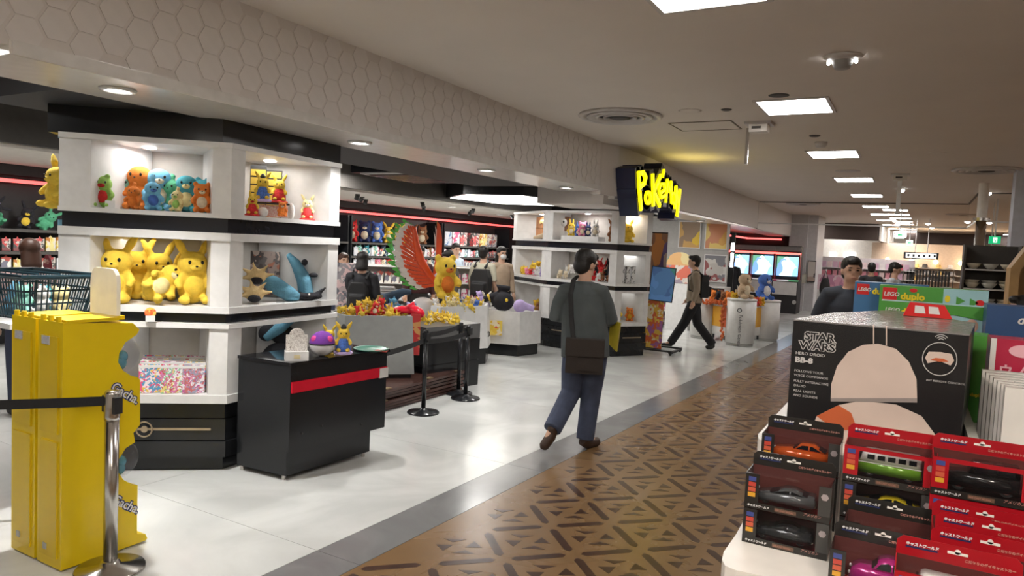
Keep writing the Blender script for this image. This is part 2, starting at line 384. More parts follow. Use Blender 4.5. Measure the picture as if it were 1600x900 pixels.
disc(1078, 173, .11, .006, 'pale flush disc in the ceiling between vent and hatch', 'cover', CEIL, 'ceiling_cover')
disc(1135, 171, .05, .012, 'small dark sprinkler disc left of the second light panel', 'sprinkler', DARKGREY, 'sprinkler')
disc(1273, 212, .06, .012, 'small dark disc above the third light panel', 'sprinkler', DARKGREY, 'sprinkler')
disc(1283, 222, .07, .06, 'white domed smoke detector above the third light panel')
disc(1325, 267, .18, .01, 'flat round grille above the fourth light panel', 'grille', FR, 'ceiling_grille')
disc(1465, 239, .1, .006, 'faint flush disc in the ceiling at right', 'cover', CEIL, 'ceiling_cover')
# emergency hangers (white boxes with a drop rod)
for k, (px, py, lab) in enumerate(((1187, 192, 'white ceiling-mounted camera box with a hanging rod beside the hatch'), (1407, 272, 'white ceiling bracket with hanging glass rod in mid corridor'))):
    q = AZ(px, py, ZC); t = thing('ceiling_bracket', lab, 'bracket', (q.x, q.y, ZC))
    MB().box((-.13, -.12, -.025), (.13, .12, 0)).build('base_plate', FR, t); MB().box((-.09, -.08, -.1), (.09, .08, -.025)).build('housing', WHITE2, t, bev=.008)
    MB().box((-.06, -.085, -.07), (.03, -.081, -.045)).build('slot', DARKGREY, t)
    MB().box((-.125, -.02, -.42), (-.095, .01, -.05)).build('rod', CHROME, t) if k == 0 else MB().box((-.03, -.02, -.62), (.03, .02, -.1)).build('rod', WHITE, t)
# small far downlights
for k, (px, py) in enumerate(((1450, 349), (1456, 355), (1447, 376), (1546, 347), (1512, 346), (1545, 300), (1505, 382), (1410, 295), (1520, 391))):
    q = AZ(px, py, ZC); t = thing('ceiling_spotlight', 'small round lit spotlight in the far ceiling', 'spotlight', (q.x, q.y, ZC), 0, 'small far ceiling spotlights')
    r = .0028*q.y
    MB().lathe([(r*1.5, 0), (r*1.5, -.01), (r, -.015), (.001, -.015)], n=14).build('rim', FR, t); MB().ell((0, 0, -.03), (r, r, .03), u=10, v=6).build('bulb', LITE2, t)
# --- glass smoke screens hanging from the ceiling
def screen(p, q, z0, label):
    t = thing('smoke_screen', label, 'glass screen', (0, 0, 0))
    MB().wall(p, q, z0+.03, ZC-.02, .01).build('pane', mat('screen_glass', (.25, .25, .24), .05, alpha=.06), t)
    MB().wall(p, q, z0, z0+.03, .03).build('bottom_rail', WHITE, t); MB().wall(p, q, ZC-.02, ZC, .03).build('top_rail', DARKGREY, t)
    return t
screen((-3.5, 18.6), (.95, 18.6), 2.47, 'clear glass smoke screen with white bottom rail across the corridor ceiling')
q = AZ(1507, 300, ZC); screen((.95, 15.8), (.95, 18.6), 2.47, 'clear glass smoke screen running lengthwise above the right side')
screen((.95, 15.8), (9, 15.8), 2.47, 'clear glass smoke screen running off to the right edge')
# --- downlights in soffit and shop
def downlight(x, y, z, label, group=None, r=.07):
    t = thing('downlight', label, 'downlight', (x, y, z), 0, group)
    MB().lathe([(r*1.35, 0), (r*1.3, -.012), (r, -.016), (r*.98, -.002)], n=20).build('rim', WHITE, t, True)
    MB().lathe([(r*.95, -.003), (r*.7, -.010), (.001, -.012)], n=16).build('lens', LITE2, t)
sl = ['soffit downlight nearest the left edge, over the gacha machines', 'soffit downlight above the black counter', 'soffit downlight right of the black ceiling grille', 'soffit downlight just before the blue sign', 'first soffit downlight past the sign', 'second soffit downlight past the sign']
for (x, y, p), l in zip(SOFFIT_SPOTS, sl): downlight(x, y, 2.399 if y < 8.6 else 2.319, l)
for x, y, p in SHOP_SPOTS:
    if x < -8.1: downlight(x, y, 2.399, 'round downlight in the cream shop ceiling along the back wall', 'cream ceiling downlights')
    else: downlight(x, y, 2.879 if y < 16 else 2.419, 'round downlight in the dark shop ceiling', 'dark ceiling downlights')
for k in range(14):
    t = thing('track_spot', 'small dark adjustable spot in the cream shop ceiling', 'spotlight', (-8.5-(k % 3)*.45, 7.6+k*.62, 2.4), k, 'dark track spots')
    MB().cyl((0, 0, -.02), .045, .02, 12).build('base', DARKGREY, t); MB().tube([(0, 0, -.02), (.04, 0, -.09)], .04, 10).build('head', BLACKM, t)
downlight(.9, -.6, ZC-.001, 'added fitting for the unseen warm lamp over the product table, behind the viewer', r=.12)  # fitting added to match the table lamp, out of view
downlight(-.2, .2, ZC-.001, 'added fitting for the unseen warm lamp above the viewer', r=.10)  # likewise added, goes with the lamp above the viewer
# ================================================================== DISPLAY TOWERS
LV = [(0, .475, 'black'), (.475, .532, 'slab'), (.988, 1.022, 'slab'), (1.022, 1.09, 'band'), (1.09, 1.133, 'slab'),
      (1.583, 1.637, 'slab'), (1.637, 1.735, 'band'), (1.735, 1.765, 'slab'), (2.205, 2.24, 'slab')]
BAYS = [(.532, .988), (1.133, 1.583), (1.765, 2.205)]
BLUEBLACK = mat('band_black', (.012, .014, .02), .18)
GOLD = mat('gold_trim', (.45, .36, .25), .35, .7)
INNER = mat('bay_back_panel', (.50, .475, .44), .55)
def off(poly, d):
    """offset an open plan polyline to its left (inwards) by d"""
    P = [Vector(p) for p in poly]; out = []
    ns = [Vector((-(b-a).y, (b-a).x)).normalized() for a, b in zip(P, P[1:])]
    for i, p in enumerate(P):
        if i == 0: out.append(p+ns[0]*d)
        elif i == len(P)-1: out.append(p+ns[-1]*d)
        else:
            m = (ns[i-1]+ns[i]).normalized(); out.append(p+m*(d/m.dot(ns[i])))
    return [tuple(p) for p in out]
def tower(label, front, depth, colw, lampw, name='display_tower', cuts={}):
    """front runs right to left seen from the corridor reversed so that 'left' of each segment is inwards"""
    t = thing(name, label, 'shelf', (0, 0, 0))
    inn = off(front, depth)
    ring = lambda d0, d1: off(front, d0)+off(front, d1)[::-1]
    for z0, z1, k in LV:
        if k == 'slab': MB().prism(ring(-.015, depth), z0, z1).build('shelf_board', WHITE, t, bev=.004)
        elif k == 'band': MB().prism(ring(.05, depth), z0, z1).build('recessed_band', BLUEBLACK, t)
    MB().prism(ring(.05, depth), 0, .10).build('plinth', BLACK, t)
    MB().prism(ring(.0, depth), .10, .21).build('base_drawer', BLACK, t, bev=.003)
    MB().prism(ring(.015, depth), .215, .36).build('base_drawer', BLACK, t, bev=.003)
    MB().prism(ring(.03, depth), .365, .474).build('base_drawer', BLACK, t, bev=.003)
    P = [Vector(p) for p in front]
    for a, b in zip(P, P[1:]):
        d = (b-a).normalized(); n = Vector((-d.y, d.x))
        MB().wall(tuple(a+d*.2+n*.013), tuple(b-d*.1+n*.013), .285, .30, -.006).build('gold_line', GOLD, t)
    for z0, z1 in BAYS:
        # columns at the ends and at each vertex
        for i, p in enumerate(P):
            w = colw[i]
            if not w: continue
            if 0 < i < len(P)-1:
                da = (P[i-1]-p).normalized(); db = (P[i+1]-p).normalized()
                q = Vector(off(front, .0)[i])
                inner = Vector(off(front, depth-.02)[i])
                MB().prism([tuple(p), tuple(p+db*w), tuple(p+db*w*.3+(inner-p)*.97), tuple(p+da*w*.3+(inner-p)*.97), tuple(p+da*w)], z0, z1).build('column', WHITE, t, bev=.002)
            else:
                o = P[1] if i == 0 else P[-2]; d = (o-p).normalized(); n = Vector(inn[i])-p
                MB().prism([tuple(p), tuple(p+d*w), tuple(p+d*(w+.20)+n*.97), tuple(p+n)], z0, z1).build('column', WHITE, t, bev=.002)
        for i, (a, b) in enumerate(zip(inn, inn[1:])):
            MB().wall(a, b, z0, z1, .03).build('back_panel', INNER, t)
            m = (Vector(a)+Vector(b)+P[i]+P[i+1])/4
            if z0 > 1.7 or lampw > 1:
                lamp('AREA', (m.x, m.y, z1-.02), lampw*(.85 if z0 > 1.7 else (.28 if z0 > 1 else .10)), .25, (1, .97, .92))
            if z0 > 1.7:
                MB().lathe([(.045, 0), (.045, -.006), (.03, -.010), (.001, -.010)], (m.x, m.y, z1), 16).build('bay_lamp', LITE2, t)
    return t
# near tower: front from the right end round the corner to the left end
T1 = tower('tall white and black display tower beside the yellow machines, nearest in the shop', [(-4.85, 2.57), (-4.03, 3.24), (-4.12, 4.37)], .56, [.19, .12, .12], 2.2)
T2 = tower('white and black display tower below the blue sign, farther of the two', [(-6.4, 11.3), (-5.3, 10.45), (-3.95, 10.2), (-3.6, 10.75)], .5, [.15, .13, .13, .1], 2.2)
# round emblems on the bases and header
for k, (x, y, z, a, l) in enumerate(((-4.42, 2.905, .30, math.atan2(.67, .82), 'small gold ring emblem on the near tower base'),)):
    t = thing('ring_emblem', l, 'emblem', (x, y, z), a)
    MB().tube([(.05*math.cos(u/12*PI), -.012, .05*math.sin(u/12*PI)) for u in range(25)], .005, 6).build('ring', GOLD, t)
    MB().cyl((0, -.012, 0), .022, .008, 14, 'y').build('centre', GOLD, t)

# ================================================================== BLACK COUNTER
t = thing('sales_counter', 'black counter with a red stripe standing in front of the near tower', 'counter', (0, 0, 0))
A, B, Cc, D = (-4.0, 3.30), (-3.52, 3.33), (-3.46, 4.27), (-3.94, 4.24)
MB().prism([A, B, Cc, D], .785, .805).build('top', mat('glossy_black', (.01, .01, .012), .06), t, bev=.003)
MB().prism([(-4.0, 3.31), (-3.53, 3.34), (-3.47, 4.25), (-3.94, 4.22)], .20, .785).build('body', BLACK, t, bev=.004)
MB().prism([(-4.0, 3.315), (-3.555, 3.345), (-3.50, 4.12), (-3.96, 4.1)], .035, .21).build('toe_box', BLACK, t, bev=.003)
MB().wall((-3.517, 3.345), (-3.457, 4.245), .60, .675, .012).build('red_stripe', RED, t, bev=.002)
MB().wall((-3.459, 4.16), (-3.453, 4.25), .595, .668, .012).build('white_label', WHITE, t)
for x, y in ((-3.97, 3.34), (-3.60, 3.37), (-3.53, 4.08), (-3.93, 4.06)): MB().cyl((x, y, 0), .016, .04, 12).build('leg', CHROME, t)
for y, z in ((3.45, .31), (3.62, .33), (4.0, .27)): MB().ell((-3.53+(y-3.34)*.066, y, z), (.008, .008, .008), u=8, v=6).build('screw_cap', BLACKM, t)
# things on the counter
def onY(px, py, z): return AZ(px, py, z)
t = thing('capsule_box', 'small white printed carton with a round header standing on the black counter', 'box', tuple(onY(463, 562, .805)), .9)
PB = printed('carton_print', [(.75, .72, .68), (.3, .27, .25), (.8, .78, .74), (.5, .45, .42), (.8, .78, .75)], 70)
MB().box((-.075, -.05, 0), (.075, .05, .06)).build('tray', WHITE, t, bev=.002); MB().box((-.07, 0, .06), (.07, .01, .17)).build('back_card', PB, t)
MB().prism([(.05*math.cos(a*PI/12), .165+.05*math.sin(a*PI/12)) for a in range(13)], 0, .01, 'y').build('round_header', PB, t)
MB().box((-.02, -.052, .015), (.02, -.050, .04)).build('sticker', mat('cream_sticker', (.7, .6, .35), .5), t)
t = thing('ball_plush', 'round plush ball, purple above and white below, on the black counter', 'plush toy', tuple(onY(503, 556, .805)), .7)
r = .088
MB().lathe([(.001, 0)]+[(r*math.sin(a*PI/16), r-r*math.cos(a*PI/16)) for a in range(1, 9)], n=24).build('lower_half', mat('white_plush', (.66, .64, .64), .9, bump=.3, bs=200), t, True)
MB().lathe([(r*1.01*math.sin(a*PI/16), r-r*1.01*math.cos(a*PI/16)) for a in range(8, 16)]+[(.001, 2*r)], n=24).build('upper_half', mat('purple_plush', (.20, .05, .36), .9, bump=.3, bs=200), t, True)
MB().tube([(r*1.005*math.cos(u*PI/12), r*1.005*math.sin(u*PI/12), r) for u in range(25)], .005, 6).build('seam', BLACKM, t)
for s in (-1, 1): MB().ell((s*.05-.0, -.045, .125), (.024, .024, .024)).build('pink_patch', mat('pink_plush', (.75, .08, .30), .9), t, True)
t = thing('green_tray', 'oval dark green tray at the far end of the black counter', 'tray', tuple(onY(580, 547, .805)), .3)
MB().lathe([(.10, 0), (.13, .008), (.135, .016), (.12, .014), (.09, .006)], n=28).build('dish', mat('green_plastic', (.02, .14, .09), .3), t, True)
t = thing('card_pad', 'small red card lying on the black counter edge', 'card', tuple(onY(596, 549, .805)), .4)
MB().box((-.045, -.03, 0), (.045, .03, .006)).build('pad', mat('coral', (.65, .1, .08), .5), t)

# ================================================================== PLUSH TOYS (plain generic animals)
PM = {}
def pmesh(kind, pose='sit'):
    k = (kind, pose)
    if k in PM: return PM[k]
    m = MB().ell((0, 0, .28), (.245, .2, .28)).ell((0, -.02, .67), (.25, .22, .22))
    for s in (-1, 1):
        m.ell((s*.17, -.2, .08), (.085, .15, .08), (0, 0, s*-.25))
        m.tube([(s*.17, -.05, .48), (s*.27, -.14, .36), (s*.24, -.22, .28)], [.075, .07, .055], 10)
        if kind == 'long': m.tube([(s*.12, 0, .82), (s*.20, .01, .98), (s*.30, .02, 1.14)], [.05, .075, .035], 10)
        elif kind == 'upright': m.tube([(s*.10, 0, .82), (s*.12, .01, 1.0), (s*.13, .02, 1.2)], [.05, .07, .03], 10)
        elif kind == 'round': m.ell((s*.18, 0, .87), (.085, .05, .085))
        elif kind == 'point': m.tube([(s*.14, 0, .82), (s*.19, 0, 1.0)], [.08, .015], 8)
        elif kind == 'frog': m.ell((s*.13, -.06, .88), (.075, .075, .075))
    if kind == 'tuft': m.tube([(0, 0, .84), (.03, .02, 1.0), (-.06, .05, 1.08)], [.06, .07, .02], 8).tube([(0, 0, .84), (-.08, .02, .98)], [.05, .02], 8)
    if kind == 'fin': m.tube([(0, 0, .84), (0, .06, 1.02), (0, .14, 1.16)], [(.03, .08), (.03, .11), (.02, .05)], 8)
    if kind == 'bulb': m.ell((0, .18, .45), (.2, .2, .22))
    m.tube([(0, .15, .12), (0, .30, .16), (0, .36, .3)], [.07, .05, .03], 8)
    PM[k] = baked(m, 'body', .028, 3); return PM[k]
PARTS = {}
def pparts():
    if PARTS: return PARTS
    PARTS['belly'] = MB().ell((0, -.105, .30), (.17, .115, .2)).mesh('belly', True)
    PARTS['muzzle'] = MB().ell((0, -.205, .62), (.095, .06, .06)).mesh('muzzle', True)
    PARTS['eye'] = MB().ell((0, 0, 0), (.026, .016, .034), u=10, v=7).mesh('eye', True)
    PARTS['nose'] = MB().ell((0, -.262, .645), (.022, .014, .016), u=8, v=6).mesh('nose', True)
    return PARTS
EYE = mat('bead_black', (.008, .008, .008), .12)
def fur(name, col): return mat('plush_'+name, col, .92, bump=.5, bs=90, var=.1)
COL = dict(yellow=(.80, .55, .06), gold=(.62, .38, .03), pale=(.72, .62, .30), lime=(.30, .52, .12), green=(.10, .40, .22), mint=(.25, .52, .42), teal=(.06, .30, .36), orange=(.72, .20, .03),
           red=(.60, .03, .03), blue=(.07, .16, .50), sky=(.18, .48, .72), navy=(.02, .03, .10), black=(.02, .02, .025), cream=(.72, .62, .45), brown=(.25, .11, .05), white=(.72, .70, .68), purple=(.24, .12, .42), lilac=(.48, .38, .66), pink=(.75, .25, .38), grey=(.25, .27, .30), beige=(.52, .38, .25))
def plush(label, loc, h, rz, col, kind='round', belly='cream', group=None, rot=None, detail=True, outfit=None, name='plush_toy', tilt=None):
    """h = total height in metres; local front looks to -Y"""
    tot = {'long': 1.15, 'upright': 1.2, 'round': .95, 'point': 1.0, 'frog': .95, 'tuft': 1.05, 'fin': 1.12, 'bulb': .9, 'plain': .9}[kind]
    t = thing(name, label, 'plush toy', loc, rot if rot else (0, 0, rz), group, h/tot)
    slot(obj('body', pmesh(kind), None, t), fur(col, COL[col]))
    if detail:
        p = pparts()
        if belly: slot(obj('belly', p['belly'], None, t), fur(belly, COL[belly])); slot(obj('muzzle', p['muzzle'], None, t), fur(belly, COL[belly]))
        for s in (-1, 1): slot(obj('eye', p['eye'], None, t, (s*.10, -.215, .71)), EYE)
        slot(obj('nose', p['nose'], None, t), EYE)
    if outfit:
        if 'robe' not in PARTS:
            PARTS['robe'] = MB().lathe([(.28, .02), (.275, .2), (.235, .4), (.17, .52), (.13, .53)], n=18).mesh('robe', True)
            PARTS['cushion'] = MB().lathe([(.33, -.09), (.36, -.06), (.36, -.02), (.3, .02)], n=18).mesh('cushion', True)
            PARTS['hat'] = MB().lathe([(.12, .84), (.11, .93), (.05, 1.04), (.005, 1.06)], n=12).mesh('hat', True)
        o1, o2 = outfit
        slot(obj('robe', PARTS['robe'], None, t), mat('cloth_'+o1, COL[o1], .8, var=.4, vs=25))
        if o2: slot(obj('cushion', PARTS['cushion'], None, t), mat('cloth_'+o2, COL[o2], .8))
        if o1 == 'blue': slot(obj('hat', PARTS['hat'], None, t), BLACKM)
    return t
def facecam(p): return math.atan2(p[1], p[0])+PI/2-PI       # rz so that local -Y looks to the camera
def rz_at(p, d=0): return math.atan2(p[0], -p[1])+PI+d if False else math.atan2(-p[0], p[1])+d
def put(px, py, z, y_shift=0): return AZ(px, py, z)
# tier 1 left bay: eleven small animals  (front row then back row); place from shelf height 1.765
def on_shelf(px, py, zs, back):
    """point on a shelf of height zs under a toy whose foot shows at px,py, pushed back along the sight line"""
    r = ray(px, py); r = Vector((r.x, r.y, 0)).normalized(); return r*back
F1 = [Vector((-4.85, 2.57)), Vector((-4.03, 3.24)), Vector((-4.12, 4.37))]
def shelf_pt(px, depth, zs, pyref):
    """point in a bay of the near tower: on the sight column px, 'depth' metres behind the front edge"""
    r = ray(px, pyref); d = Vector((r.x, r.y)).normalized(); best = None
    seg = 0 if px < 357 else 1
    a, b = F1[seg], F1[seg+1]; e = (b-a).normalized(); n = Vector((-e.y, e.x)); a = a+n*depth
    k = a.dot(n)/d.dot(n); return Vector((d.x*k, d.y*k, zs))
Z3 = 1.766
front = [(160, .11, .23, 'lime', 'frog', 'red', 'lime green plush frog at the left end of the top bay'),
         (209, .11, .185, 'orange', 'tuft', 'orange', 'orange plush chick with a yellow tuft in the front row of the top bay'),
         (238, .11, .245, 'sky', 'fin', 'blue', 'sky blue plush animal with a tall head fin in the front row'),
         (277, .11, .17, 'pale', 'tuft', 'lime', 'pale lime plush animal with a leaf tuft in the front row'),
         (315, .11, .215, 'orange', 'round', 'cream', 'orange and cream plush monkey at the right end of the front row')]
back = [(191, .34, .26, 'mint', 'bulb', None, 'mint green plush animal behind the lime frog'),
        (219, .34, .34, 'orange', 'plain', None, 'tallest orange plush animal in the back row of the top bay'),
        (248, .34, .33, 'sky', 'plain', 'cream', 'light blue plush turtle in the back row of the top bay'),
        (268, .34, .29, 'green', 'tuft', None, 'green plush animal standing between the turtle and the blue-backed one'),
        (291, .34, .29, 'teal', 'plain', 'pale', 'teal and cream plush animal in the back row of the top bay'),
        (318, .34, .28, 'teal', 'frog', None, 'dark teal plush crocodile behind the monkey')]
depth_row = lambda px: px in (160, 209, 238, 277, 315)
for px, dist, h, c, k, b, lab in front+back:
    p = shelf_pt(px, dist, Z3+.002, 325)
    plush(lab, p, h*(.98 if depth_row(px) else .92), rz_at(p, random.uniform(-.5, .5)), c, k, b)
p = shelf_pt(172, .05, Z3, 325); t = thing('price_card', 'small white card leaning beside the lime plush frog', 'card', p, .8); MB().box((-.03, -.002, 0), (.03, .002, .05)).build('card', WHITE, t)
p = shelf_pt(262, .22, Z3, 325); t = thing('clear_stand', 'clear round acrylic disc between the blue and pale lime plush toys', 'stand', p, .6); MB().lathe([(.05, 0), (.05, .005), (.001, .006)], n=20).build('foot', PLASTIC, t); MB().cyl((0, 0, .07), .05, .004, 20, 'y').build('disc', PLASTIC, t)
p = onY(536, 549, .835); plush('yellow long-eared plush in a blue robe on a purple cushion on the black counter', p, .215, rz_at(p), 'yellow', 'long', 'yellow', outfit=('blue', 'lilac'))
p = onY(514, 546, .806); plush('small yellow plush peeking out behind the purple ball on the black counter', p, .19, rz_at(p), 'yellow', 'long', 'yellow')
# tier 1 right bay
RB = [(394, .10, .15, 'red', 'upright', 'red', 'red-robed yellow plush half hidden by the corner column', ('red', 'red')),
      (441, .10, .10, 'orange', 'round', 'cream', 'small orange plush sitting under the clear riser', ('orange', None)),
      (480, .16, .17, 'pale', 'long', 'white', 'pale long-eared plush on a red cushion in the right top bay', ('red', 'red'))]
for px, dist, h, c, k, b, lab, of in RB:
    p = shelf_pt(px, dist, Z3+.015, 338)
    plush(lab, p, h*1.15, rz_at(p), 'yellow' if c == 'red' else c, k, b, outfit=of)
p = shelf_pt(424, .22, Z3, 338)
t = thing('clear_riser', 'clear acrylic riser carrying two dressed plush toys in the right top bay', 'riser', p, rz_at(p))
MB().box((-.13, -.06, .105), (.13, .06, .115)).build('top', BLACKM, t)
for s in (-1, 1): MB().box((s*.125-.003, -.06, 0), (s*.125+.003, .06, .105)).build('side', PLASTIC, t)
MB().box((-.12, .03, .01), (.12, .035, .1)).build('printed_insert', printed('pink_insert', [(.75, .5, .42), (.8, .6, .5), (.7, .3, .25)], 40), t)
for px, of, lab in ((410, ('blue', 'lilac'), 'yellow plush with a blue robe and black hat on the clear riser'), (436, ('red', 'red'), 'yellow plush in a red robe on the clear riser')):
    q = shelf_pt(px, .22, Z3+.135, 310); plush(lab, q, .21, rz_at(q), 'yellow', 'long', 'yellow', outfit=of)
for k, px in enumerate((403, 428)):
    q = shelf_pt(px, .36, Z3+.001, 300)
    t = thing('gold_folding_screen', ['left panel of the gold folding screen behind the robed plush toys', 'right panel of the gold folding screen behind the robed plush toys'][k], 'folding screen', q, rz_at(q, -.3))
    MB().box((-.062, 0, 0), (.062, .006, 0.40-.02*k)).build('frame', BLACKM, t)
    for j in range(6): MB().box((-.056, -.004, .01+j*.062), (.056, 0, .068+j*.060)).build('gold_leaf', mat('gold_leaf', (.75, .50, .08), .35, .3), t)
p = shelf_pt(411, .07, Z3, 340); t = thing('white_puff', 'small white fluffy ball in front of the clear riser', 'ornament', p); MB().ell((0, 0, .035), (.036, .036, .036)).build('fluff', fur('white', COL['white']), t, True)
p = shelf_pt(455, .16, Z3, 340); t = thing('white_puff', 'white upright feather shape right of the clear riser', 'ornament', p); MB().ell((0, 0, .06), (.03, .02, .065)).build('fluff', fur('white', COL['white']), t, True)
# tier 2: five big yellow plushes
Z2 = 1.134
BIG = [(183, .13, .455, -.35, 'big yellow long-eared plush sitting at the left end of the middle bay', None),
       (213, .38, .43, .0, 'big yellow long-eared plush in the back row, second from left', None),
       (247, .38, .42, .3, 'big yellow long-eared plush in the back row, centre of the middle bay', None),
       (300, .20, .455, .25, 'big yellow long-eared plush sitting at the right end of the middle bay', None)]
for px, dist, h, d, lab, _ in BIG:
    p = shelf_pt(px, dist, Z2, 470); plush(lab, p, h*1.04, rz_at(p, d), 'yellow', 'long', 'yellow')
p = shelf_pt(226, .03, Z2+.06, 470); a = rz_at(p)
plush('big yellow long-eared plush lying back on top of the others, feet over the shelf edge', p, .40, 0, 'yellow', 'long', 'pale', rot=(-.35, .95, a+.1))
p = shelf_pt(235, -.03, 1.045, 485); t = thing('shelf_tag', 'round orange and white tag hanging under the reclining plush', 'tag', p, rz_at(p))
MB().cyl((0, -.02, .045), .035, .004, 18, 'y').build('disc', printed('tag_print', [(.7, .1, .03), (.8, .5, .1), (.7, .2, .05)], 30), t)
MB().box((-.028, -.022, -.015), (.028, -.018, .025)).build('card', WHITE, t)
# tier 2 right bay: bluish flat plushes, poster, cream star-shaped ones
def lump(label, cat, loc, rz, parts, name='plush_toy', voxel=.012, group=None):
    """parts: list of (part name, material, [ (kind, args...) ])"""
    t = thing(name, label, cat, loc, rz, group)
    for nm, m, shapes in parts:
        b = MB()
        for s in shapes: getattr(b, s[0])(*s[1:])
        obj(nm, baked(b, nm, voxel, 2), m, t)
    return t
SKY = fur('dusty_blue', (.10, .26, .36)); BLK = fur('black', COL['black']); CRM = fur('cream_gold', (.70, .52, .26))
p = shelf_pt(468, .16, Z2, 475)
lump('tall dusty blue fin-shaped plush leaning in the right middle bay', 'plush toy', p, rz_at(p), [('body', SKY, [('tube', [(.05, 0, .02), (.03, 0, .16), (-.04, 0, .29), (-.10, .0, .36)], [(.06, .13), (.06, .12), (.04, .07), (.02, .03)], 12)]), ('claw', BLK, [('ell', (.10, -.04, .20), (.04, .03, .02)), ('ell', (.03, -.05, .30), (.03, .02, .03))])])
p = shelf_pt(436, .17, Z2, 475)
lump('dusty blue lizard-like plush lying across the right middle bay', 'plush toy', p, rz_at(p), [('body', SKY, [('tube', [(-.16, .03, .20), (-.05, 0, .13), (.08, -.02, .05), (.15, -.02, .03)], [(.03, .03), (.07, .06), (.06, .06), (.03, .03)], 12)]), ('eye', EYE, [('ell', (-.12, -.05, .19), .014)])])
p = shelf_pt(452, .36, Z2, 475)
lump('black and dark red plush behind the blue ones in the right middle bay', 'plush toy', p, rz_at(p), [('body', BLK, [('ell', (0, 0, .10), (.07, .06, .1)), ('ell', (0, -.02, .22), (.06, .05, .05)), ('tube', [(.05, 0, .2), (.09, 0, .3)], [.03, .01], 8)])])
p = shelf_pt(474, .08, Z2+.0, 475)
lump('flat black plush with white eyes lying at the front of the right middle bay', 'plush toy', p, rz_at(p), [('body', BLK, [('ell', (0, 0, .035), (.15, .06, .035)), ('tube', [(.1, 0, .05), (.17, 0, .11)], [.025, .008], 8)]), ('eye', fur('white', COL['white']), [('ell', (-.06, -.045, .05), (.016, .012, .014)), ('ell', (.04, -.05, .05), (.016, .012, .014))])])
for k, (px, d, zz) in enumerate(((397, .12, .0), (400, .22, .12))):
    p = shelf_pt(px, d, Z2+zz, 475)
    lump(['cream and gold spiky plush at the front left of the right middle bay', 'cream and gold spiky plush resting above the front one'][k], 'plush toy', p, rz_at(p), [('body', CRM, [('ell', (0, 0, .07), (.07, .06, .06))]+[('tube', [(0, 0, .07), (.13*math.cos(a), -.04, .08+.1*math.sin(a))], [.03, .008], 8) for a in (.1, .9, 1.8, 2.6, 3.4)]), ('patch', BLK, [('ell', (.0, -.05, .04), (.05, .03, .03))])])
p = shelf_pt(412, .45, Z2, 475); t = thing('art_board', 'dark art print board standing at the back of the right middle bay', 'poster', p, rz_at(p, -.4)); MB().box((-.12, 0, .02), (.12, .012, .37)).build('board', printed('dark_art', [(.06, .05, .05), (.25, .2, .18), (.4, .32, .28), (.10, .09, .09), (.3, .12, .08)], 16), t)
p = shelf_pt(438, .04, Z2, 475); t = thing('acrylic_stand', 'small clear acrylic stand at the shelf edge of the right middle bay', 'stand', p, rz_at(p)); MB().box((-.03, -.002, 0), (.03, .002, .09)).box((-.03, -.03, 0), (.03, .0, .004)).build('stand', PLASTIC, t)
# tier 3
p = shelf_pt(438, .25, .535, 560)
lump('blue and black winged plush lying in the lower right bay behind the counter', 'plush toy', p, rz_at(p), [('body', SKY, [('tube', [(-.12, 0, .28), (0, 0, .38), (.10, .02, .44)], [.03, .05, .02], 10)]), ('wing', BLK, [('ell', (-.10, .03, .33), (.08, .03, .07), (0, -.7, 0)), ('ell', (.03, .05, .30), (.11, .04, .08))]), ('base', BLK, [('ell', (0, .05, .12), (.15, .1, .13))])])
bagm = [printed('bag_print%d' % k, c, 30, .25, seed=k) for k, c in enumerate(([(.7, .1, .2), (.75, .72, .7), (.1, .3, .5), (.7, .5, .1), (.8, .7, .75)], [(.6, .2, .4), (.8, .8, .8), (.5, .1, .1), (.2, .5, .3), (.7, .6, .2)], [(.4, .1, .3), (.75, .7, .75), (.5, .15, .15), (.7, .3, .4), (.3, .3, .4)]))]
for k, (px, w) in enumerate(((238, .17), (270, .15), (302, .14))):
    for j in range(4):
        p = shelf_pt(px+j*2, .04+j*.05, .535, 610)
        t = thing('snack_packet', ['%s colourful flat packet in the %s stack of the lowest bay' % (q, s) for q in ('front', 'second', 'third', 'rear') for s in ('left', 'middle', 'right')][j*3+k], 'packet', p, rz_at(p), 'packets in the lowest bay')
        MB().prism([(-w/2, 0), (w/2, 0), (w/2*.98, .19+.012*j), (-w/2*.98, .2+.012*j)], 0, .014, 'y').build('pouch', bagm[(k+j) % 3], t, bev=.004)
        MB().box((-w/2, -.002, .17+.012*j), (w/2, .0, .19+.012*j)).build('seal', WHITE, t)
# yellow plush hanging at the left end of the tower
p = AY(88, 300, 3.1); 
t = plush('yellow long-eared plush hanging at the left end of the near tower, turned sideways', (p.x, p.y, p.z-.13), .42, 0, 'yellow', 'long', 'yellow', rot=(0, .1, rz_at(p)-1.1))
t = thing('shelf_clip', 'small pale blue clip on the left edge of the near tower', 'clip', AY(94, 350, 2.75)); MB().box((-.012, -.01, -.06), (.012, .01, .03)).build('tab', mat('pale_blue', (.2, .42, .55), .4), t, bev=.003)
t = thing('shelf_clip', 'small pale blue tag on the upper left corner of the near tower', 'clip', AY(95, 200, 2.8)); MB().box((-.015, -.01, -.07), (.015, .01, .05)).build('tab', mat('pale_blue', (.2, .42, .55), .4), t, bev=.003)
